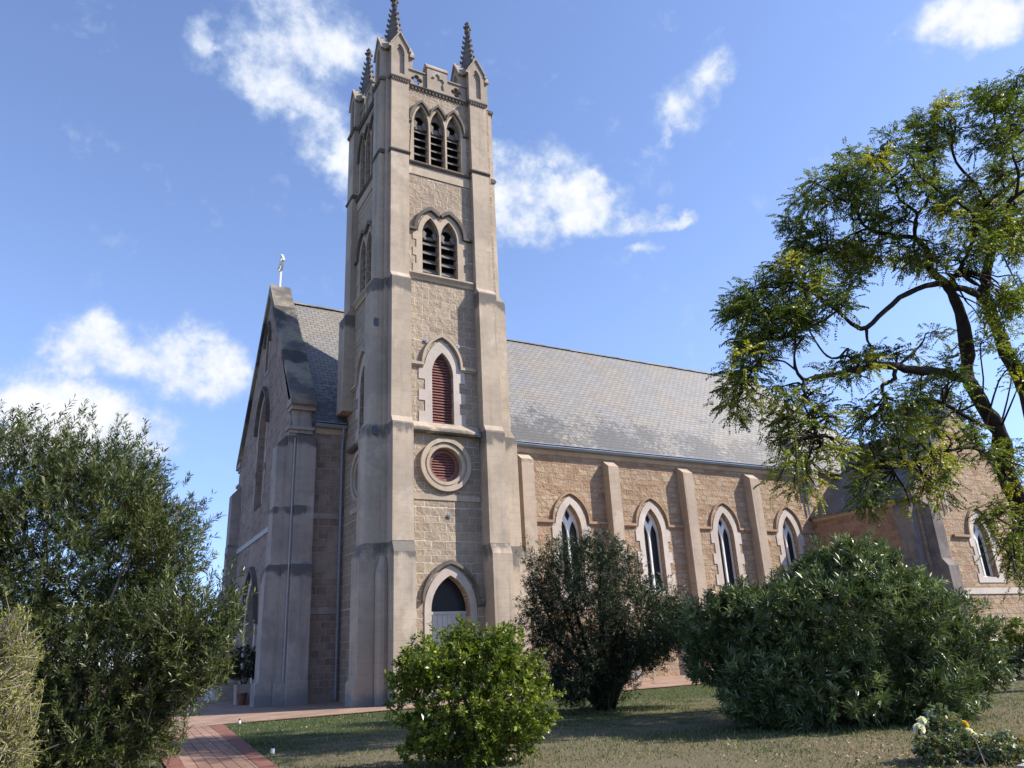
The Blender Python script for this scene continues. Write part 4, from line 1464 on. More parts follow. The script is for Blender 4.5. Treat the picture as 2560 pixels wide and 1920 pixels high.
def bush(name, label, cat, base, lobes, leafmat, twigmat, seed, n, per, stem, up, spread, leaf, wid, angle=0.9, droop=0.0, inner=0.3, bump=0.22, freq=1.3, r0=0.05, nst=12, twig_n=0, tip_cluster=0.0, tr=0.006, group=None, spires=0.0, spire_len=0.35):
    rng = np.random.default_rng(seed)
    root = empty(name, base, label, cat, group)
    tips, nor = sprays_in(lobes, n, rng, inner, bump, freq)
    if spires:
        # some shoots stand clear of the outline
        sel = (rng.random(len(tips)) < spires) & (nor[:, 2] > -0.1)
        tips[sel] += unit(nor[sel] * 0.6 + np.array((0, 0, 0.8))) * (spire_len * rng.uniform(0.3, 1.0, sel.sum()))[:, None]
    P_, D_, L_, W_, T_, sb, g, sl_ = shoots(tips, nor, rng, per, stem, up, spread, leaf, wid, angle, droop, 0.1, tip_cluster)
    k = P_[:, 2] > 0.01
    leaf_object("foliage", leafmat, P_[k], D_[k], L_[k], W_[k], T_[k], root, seed)
    tw = None
    if twig_n:
        idx = rng.choice(len(sb), min(twig_n, len(sb)), replace=False)
        tw = [(sb[i], sb[i] + g[i] * sl_[i] * 0.95 + np.array((0, 0, -droop * 0.9 * sl_[i]))) for i in idx]
    stems_mesh("stem", base, lobes[:8], rng, twigmat, root, nst, r0, twigs=tw, tr=tr)
    return root


def toward(lobes, k):
    """bring lobes measured at one distance in to another, keeping their bearing"""
    return [(l[0] * k, l[1] * k, 1.55 + (l[2] - 1.55) * k, l[3] * k, l[4] * k, l[5] * k) for l in lobes]


# ------------------------------------------------------------------ shrubs
LEFT = [(-0.46, 16.26, 3.6, 2.2, 2.2, 2.1), (-1.38, 16.15, 4.7, 1.42, 1.6, 1.4), (0.2, 15.9, 4.6, 1.15, 1.3, 1.1), (1.0, 15.62, 3.75, 1.05, 1.2, 1.15),
        (1.50, 14.87, 2.36, 1.0, 1.2, 0.89), (0.5, 15.35, 1.66, 1.7, 1.3, 1.19), (1.15, 15.3, 0.95, 0.75, 0.9, 0.85), (-0.15, 15.77, 0.83, 1.63, 1.2, 0.85),
        (-1.57, 16.55, 2.08, 1.6, 2.0, 2.3), (2.15, 14.64, 2.42, 0.5, 0.6, 0.49), (1.75, 14.7, 1.6, 0.6, 0.7, 0.55), (0.3, 15.1, 0.55, 1.5, 1.0, 0.6), (-1.0, 15.6, 0.6, 1.4, 1.2, 0.7)]
bush("bottlebrush_bush", "big olive green bottlebrush bush with narrow leaves at the left edge of the brick path", "bush", (-0.3, 16.0, 0.0), LEFT,
     MT['leaf_bottlebrush'], MT['twig'], 11, 7000, 32, 0.66, 0.8, 0.36, 0.125, 0.020, 0.62, 0.06, 0.5, 0.5, 1.1, 0.06, 16, 2200, spires=0.22, spire_len=0.6)
PALE = [(-0.62, 9.0, 1.70, 0.36, 0.5, 0.50), (-0.50, 9.1, 1.10, 0.38, 0.5, 0.50), (-0.72, 9.0, 1.40, 0.40, 0.6, 0.72), (-0.6, 9.0, 0.5, 0.5, 0.6, 0.5)]
bush("pale_shrub", "pale yellow green wispy shrub with bare grey twigs in front of the bottlebrush bush", "shrub", (-0.8, 9.0, 0.0), PALE,
     MT['leaf_pale'], MT['twig'], 12, 1250, 22, 0.46, 0.5, 0.35, 0.045, 0.010, 0.7, 0.0, 0.3, 0.4, 2.0, 0.03, 10, 1250, tr=0.0075, spires=0.2, spire_len=0.2)
ROUND = toward([(6.02, 12.59, 0.92, 1.27, 1.0, 1.0), (5.53, 12.55, 1.35, 0.83, 0.7, 0.6), (6.4, 12.17, 1.36, 0.63, 0.6, 0.54), (6.62, 12.2, 0.78, 0.80, 0.7, 0.90),
                (5.91, 12.68, 0.30, 1.0, 0.8, 0.5), (5.86, 12.29, 1.80, 0.36, 0.3, 0.34), (6.39, 12.03, 1.72, 0.22, 0.25, 0.30), (5.0, 13.0, 1.28, 0.34, 0.4, 0.36)], 0.907)
bush("round_shrub", "bright green round shrub on the lawn in front of the tower door", "shrub", (5.45, 11.35, 0.0), ROUND,
     MT['leaf_bright'], MT['twig_brown'], 13, 1600, 17, 0.28, 0.7, 0.42, 0.088, 0.036, 0.85, 0.0, 0.36, 0.55, 2.3, 0.035, 10, 500, 0.5, tr=0.004, spires=0.12, spire_len=0.22)
DARK = toward([(12.66, 18.93, 3.37, 1.62, 1.5, 1.35), (13.86, 18.69, 2.45, 1.9, 1.6, 1.15), (12.08, 19.29, 3.1, 0.95, 1.0, 1.2), (13.1, 19.18, 1.6, 1.7, 1.4, 1.0),
               (15.0, 18.55, 1.95, 1.15, 1.1, 0.95), (13.3, 18.51, 4.25, 0.95, 0.7, 0.6), (12.55, 19.47, 0.95, 0.9, 0.9, 0.8), (14.3, 18.79, 1.5, 0.9, 0.9, 0.6), (15.7, 18.2, 2.2, 0.9, 0.9, 0.6), (16.3, 17.6, 1.9, 0.8, 0.9, 0.75), (15.2, 18.5, 2.6, 0.7, 0.8, 0.5), (11.7, 19.5, 2.3, 0.6, 0.8, 0.8), (12.3, 18.9, 0.75, 0.95, 0.9, 0.75), (13.3, 18.7, 0.9, 0.8, 0.8, 0.6)], 0.945)
DARK += [(13.35, 16.3, 1.8, 0.85, 0.9, 0.5), (13.8, 15.75, 1.9, 0.7, 0.9, 0.5), (12.95, 16.8, 1.45, 0.7, 0.8, 0.5)]
bush("dark_shrub", "dark needle leaved shrub tree with black trunks between the round shrub and the oleander", "shrub", (12.75, 18.35, 0.0), DARK,
     MT['leaf_dark'], MT['twig_dark'], 14, 4600, 20, 0.55, 0.45, 0.55, 0.13, 0.020, 0.7, 0.15, 0.4, 0.65, 1.1, 0.10, 11, 1300, tr=0.008, spires=0.15, spire_len=0.4)
OLE = toward([(14.85, 11.73, 1.75, 2.0, 2.0, 1.72), (13.75, 12.7, 1.72, 1.45, 1.5, 1.12), (16.15, 11.2, 1.45, 1.45, 1.6, 1.3), (16.75, 10.75, 0.85, 0.8, 1.2, 1.0),
              (14.05, 11.74, 0.6, 2.1, 1.6, 1.07), (13.0, 13.0, 0.95, 0.95, 1.1, 1.1), (13.35, 13.3, 1.95, 0.8, 1.0, 0.75), (15.0, 11.6, 2.95, 1.1, 1.0, 0.52),
              (15.2, 10.55, 0.5, 1.25, 1.2, 0.77), (13.0, 12.2, 0.45, 1.05, 1.0, 0.7), (15.9, 11.2, 2.45, 0.8, 0.9, 0.5), (12.75, 13.6, 1.8, 0.8, 0.8, 0.75), (12.5, 13.7, 1.2, 0.6, 0.8, 0.7), (14.2, 12.0, 2.65, 0.8, 0.9, 0.5)], 0.91)
bush("oleander_bush", "large grey green oleander bush with long leaves, widest shrub on the lawn", "bush", (13.2, 10.9, 0.0), OLE,
     MT['leaf_oleander'], MT['twig'], 15, 5600, 21, 0.34, 0.6, 0.40, 0.175, 0.026, 0.72, 0.06, 0.32, 0.40, 1.2, 0.05, 18, 500, 0.5, tr=0.006, spires=0.16, spire_len=0.32)
bush("clipped_shrub", "small yellow green rounded shrub below the transept window", "shrub", (39.5, 21.9, 0.0), [(39.4, 21.53, 1.3, 0.75, 0.8, 0.7), (39.45, 21.9, 0.6, 0.95, 0.9, 0.7)],
     MT['leaf_bright'], MT['twig_dark'], 16, 420, 16, 0.3, 0.4, 0.6, 0.13, 0.05, 0.9, 0.0, 0.3, 0.2, 1.5, 0.04, 6)
bush("low_shrub", "low dark shrub at the right edge beyond the oleander", "shrub", (27.2, 14.6, 0.0), [(27.2, 14.6, 0.55, 1.0, 1.0, 0.6), (28.3, 14.2, 0.8, 1.1, 1.0, 0.8)],
     MT['leaf_dark'], MT['twig_dark'], 17, 420, 16, 0.3, 0.4, 0.6, 0.13, 0.04, 0.9, 0.0, 0.3, 0.2, 1.5, 0.04, 6)

# ------------------------------------------------------------------ rose bush in the bed
rng = np.random.default_rng(21)
ROSE = toward([(11.62, 7.71, 0.0, 0.55, 0.45, 0.26), (11.71, 7.91, 0.25, 0.30, 0.25, 0.27), (11.95, 7.45, -0.10, 0.61, 0.45, 0.26), (12.3, 7.23, -0.2, 0.45, 0.35, 0.22), (11.4, 7.75, -0.2, 0.5, 0.4, 0.3), (12.0, 7.1, -0.3, 0.5, 0.4, 0.25)], 0.857)
rose = empty("rose_bush", (10.05, 6.5, 0.0), "straggly rose bush with white blooms and one yellow bloom beside the oleander", "rose bush")
tips, nor = sprays_in(ROSE, 480, rng, 0.4, 0.6, 2.8)
P_, D_, L_, W_, T_, sb, g, sl_ = shoots(tips, nor, rng, 9, 0.18, 0.5, 0.6, 0.066, 0.044, 1.0, 0.05)
leaf_object("foliage", MT['leaf_rose'], P_, D_, L_, W_, np.clip(T_ + np.where(rng.random(len(T_)) < 0.08, 0.6, 0.0), 0, 1), rose, 21)
FLW = toward([(11.38, 7.98, 0.26, 0, 0, 0), (11.58, 7.97, 0.36, 0, 0, 0), (11.24, 7.96, 0.18, 0, 0, 0), (11.18, 7.99, -0.07, 0, 0, 0), (11.27, 7.97, -0.13, 0, 0, 0), (11.86, 7.61, 0.09, 0, 0, 0), (11.88, 7.57, 0.04, 0, 0, 0), (12.05, 7.4, -0.12, 0, 0, 0)], 0.857)
mb = MB()
for i in range(26):
    l = ROSE[i % len(ROSE)]
    e = np.array(l[:3]) + rng.normal(size=3) * np.array(l[3:6]) * 0.5
    e[2] = max(0.15, e[2])
    b = np.array((10.0 + rng.normal() * 0.25, 6.5 + rng.normal() * 0.2, -0.02))
    mb.tube([b, (b + e) / 2 + rng.normal(size=3) * 0.04, e], [0.010, 0.008, 0.005], 4)
for f in FLW:
    mb.tube([(f[0] + 0.02, f[1] + 0.02, max(0.05, f[2] - 0.35)), (f[0], f[1], f[2] - 0.02)], [0.006, 0.004], 4)
mb.build("stem", MT['twig'], rose)


def bloom(c, mat, r, seed, label=None):
    rr = np.random.default_rng(seed)
    n = 34
    d = unit(rr.normal(size=(n, 3)) + np.array((0, 0, 0.5)))
    pos = np.array(c) + d * r * 0.25
    o = leaf_object("bloom", mat, pos, unit(d + rr.normal(size=(n, 3)) * 0.25), np.full(n, r * 0.9), np.full(n, r * 1.1), rr.uniform(0.3, 1.0, n), rose, seed, fold=0.4)
    if label:
        o['label'] = label
    return o


for i, f in enumerate(FLW[:7]):
    bloom(f[:3], MT['petal_white'], 0.072 if i not in (1,) else 0.048, 40 + i)
yf = toward([(11.85, 7.63, 0.20, 0, 0, 0)], 0.857)[0]
bloom(yf[:3], MT['petal_yellow'], 0.055, 60, "yellow bloom")

# ------------------------------------------------------------------ the big tree at the right
TREE_BRANCH={"A":[[22.8,11.58,1.28,0.404],[22.18,11.14,3.2,0.383],[21.59,10.93,4.52,0.351],[21.11,10.84,5.42,0.319],[20.81,10.59,6.44,0.287],[20.43,10.57,7.01,0.266],[19.93,10.52,7.82,0.234],[19.84,10.35,8.38,0.213],[19.53,10.07,9.47,0.191],[19.27,10.02,9.96,0.17],[19.14,10.0,10.19,0.159]],"B":[[22.33,11.12,3.94,0.281],[22.73,10.71,5.86,0.276],[22.44,10.41,7.6,0.268],[21.78,10.3,8.78,0.246],[21.32,10.19,9.68,0.223],[20.97,10.13,10.31,0.201],[21.01,10.09,10.36,0.179],[21.04,9.74,11.16,0.156],[21.09,9.46,11.77,0.145]],"AB":[[19.14,10.0,10.19,0.117],[19.92,10.02,10.24,0.119],[20.98,10.14,10.29,0.123]],"L1":[[19.14,10.0,10.19,0.128],[18.52,10.02,10.1,0.105],[17.6,10.2,9.74,0.092],[16.81,10.39,9.21,0.08],[16.17,10.59,8.69,0.079],[15.76,10.68,8.75,0.064],[15.32,10.69,9.03,0.059],[14.83,10.73,9.31,0.049],[14.32,10.8,9.56,0.039],[13.92,10.92,9.81,0.029]],"L1b":[[16.17,10.59,8.69,0.049],[16.14,10.62,8.36,0.044],[16.24,10.6,8.0,0.039],[16.33,10.61,7.54,0.029]],"L1c":[[15.32,10.69,9.03,0.039],[14.9,10.8,8.76,0.039],[14.35,10.98,8.48,0.033],[13.87,11.21,8.28,0.029],[13.3,11.44,8.23,0.024]],"L2":[[19.14,10.0,10.19,0.138],[18.92,10.17,10.67,0.129],[18.93,10.2,10.88,0.119],[18.99,10.22,11.34,0.109],[18.87,10.37,11.73,0.099],[18.33,10.73,11.91,0.083],[17.87,11.01,12.17,0.067],[17.73,11.08,12.5,0.056],[17.62,11.03,12.76,0.056],[17.65,11.05,13.26,0.045],[17.35,11.16,13.69,0.034]],"L2b":[[17.87,11.01,12.17,0.044],[17.24,11.23,11.89,0.044],[16.82,11.49,11.55,0.033],[16.28,11.77,11.33,0.027]],"L2c":[[18.87,10.37,11.73,0.077],[18.73,10.19,12.06,0.071],[18.65,10.03,12.28,0.065],[18.41,10.08,12.48,0.054],[18.08,10.09,12.61,0.054],[17.98,10.03,12.9,0.049],[17.75,9.95,13.12,0.043],[17.47,9.83,13.51,0.038],[17.55,9.58,14.01,0.027]],"L2d":[[18.65,10.03,12.28,0.049],[19.11,9.98,12.66,0.044],[19.39,9.85,13.19,0.045],[19.55,9.74,13.83,0.039],[19.51,9.59,14.53,0.034]],"N3":[[19.14,10.0,10.19,0.096],[19.06,9.6,10.38,0.084],[18.96,9.34,10.56,0.078],[18.85,9.1,10.71,0.072],[18.63,8.65,11.2,0.066],[18.06,8.59,11.55,0.06],[17.64,8.67,11.63,0.05],[17.16,8.63,11.8,0.044],[16.69,8.68,12.04,0.034],[16.3,8.65,12.36,0.029]],"B1":[[21.09,9.46,11.77,0.1],[21.0,9.52,12.06,0.101],[20.96,9.54,12.36,0.096],[20.96,9.45,12.59,0.09],[21.09,9.39,12.84,0.091],[21.38,9.24,13.11,0.08],[21.7,9.1,13.31,0.08],[22.13,8.94,13.68,0.069],[22.55,8.7,13.99,0.058]],"B2":[[21.09,9.46,11.77,0.1],[21.05,9.21,11.84,0.094],[20.9,9.0,11.97,0.088],[20.67,8.73,12.34,0.076],[20.65,8.46,12.43,0.075],[20.8,8.2,12.57,0.064],[21.13,7.8,12.79,0.053]],"B1b":[[21.09,9.39,12.84,0.057],[20.74,9.36,13.4,0.057],[20.38,9.48,13.91,0.051],[20.21,9.45,14.51,0.046],[20.32,9.22,15.22,0.034]],"B1c":[[21.7,9.1,13.31,0.057],[21.7,9.09,13.92,0.052],[21.78,8.92,14.51,0.046],[21.64,8.83,15.24,0.041],[21.53,8.66,16.08,0.029]],"B2b":[[20.65,8.46,12.43,0.054],[20.42,8.15,12.92,0.048],[20.11,8.02,13.37,0.042],[19.97,7.72,14.0,0.032]],"L3":[[19.93,10.52,7.82,0.202],[19.19,10.47,7.78,0.177],[18.59,10.44,7.81,0.154],[17.46,10.5,7.72,0.13],[16.84,10.5,7.7,0.128],[16.31,10.55,7.72,0.117],[15.66,10.62,7.54,0.105],[15.22,10.68,7.42,0.09],[14.79,10.72,7.31,0.084],[14.24,10.83,7.22,0.074],[13.91,10.92,7.15,0.064],[13.66,10.87,7.32,0.046],[13.58,10.79,7.62,0.037],[13.58,10.66,7.96,0.027]],"L3b":[[13.91,10.92,7.15,0.046],[13.87,10.93,6.88,0.046],[13.88,10.9,6.63,0.041],[13.7,10.93,6.52,0.036],[13.58,11.07,6.36,0.032],[13.37,11.18,6.09,0.022]],"L3c":[[13.71,10.91,6.57,0.032],[13.86,10.93,6.3,0.032],[14.02,10.98,5.96,0.027],[14.14,11.04,5.66,0.023]],"L3d":[[16.84,10.5,7.7,0.079],[16.74,10.55,7.42,0.078],[16.66,10.63,7.34,0.068],[16.41,10.69,7.22,0.058],[16.48,10.75,6.99,0.039],[16.61,10.72,6.59,0.029]],"L3e":[[13.66,10.87,7.32,0.037],[13.32,10.88,7.47,0.032],[12.96,10.96,7.49,0.027],[12.63,11.24,7.26,0.023],[12.39,11.47,6.73,0.018]],"L3f":[[15.66,10.62,7.54,0.048],[15.26,10.62,7.81,0.043],[14.93,10.82,7.78,0.038],[14.65,10.88,8.02,0.029],[14.34,10.86,8.48,0.024]],"C1":[[21.11,10.84,5.42,0.085],[20.01,10.67,5.86,0.073],[18.96,10.65,5.87,0.061],[18.07,10.88,5.65,0.05],[17.3,11.16,5.45,0.039],[16.73,11.47,5.19,0.029]],"C2":[[20.81,10.59,6.44,0.074],[19.44,10.45,6.6,0.062],[18.47,10.5,6.94,0.05],[17.83,10.7,7.03,0.04],[17.18,11.03,6.53,0.03]],"C3":[[21.54,10.93,4.6,0.074],[20.83,10.74,4.24,0.062],[20.5,10.82,3.63,0.051],[20.4,11.07,2.87,0.03]]}
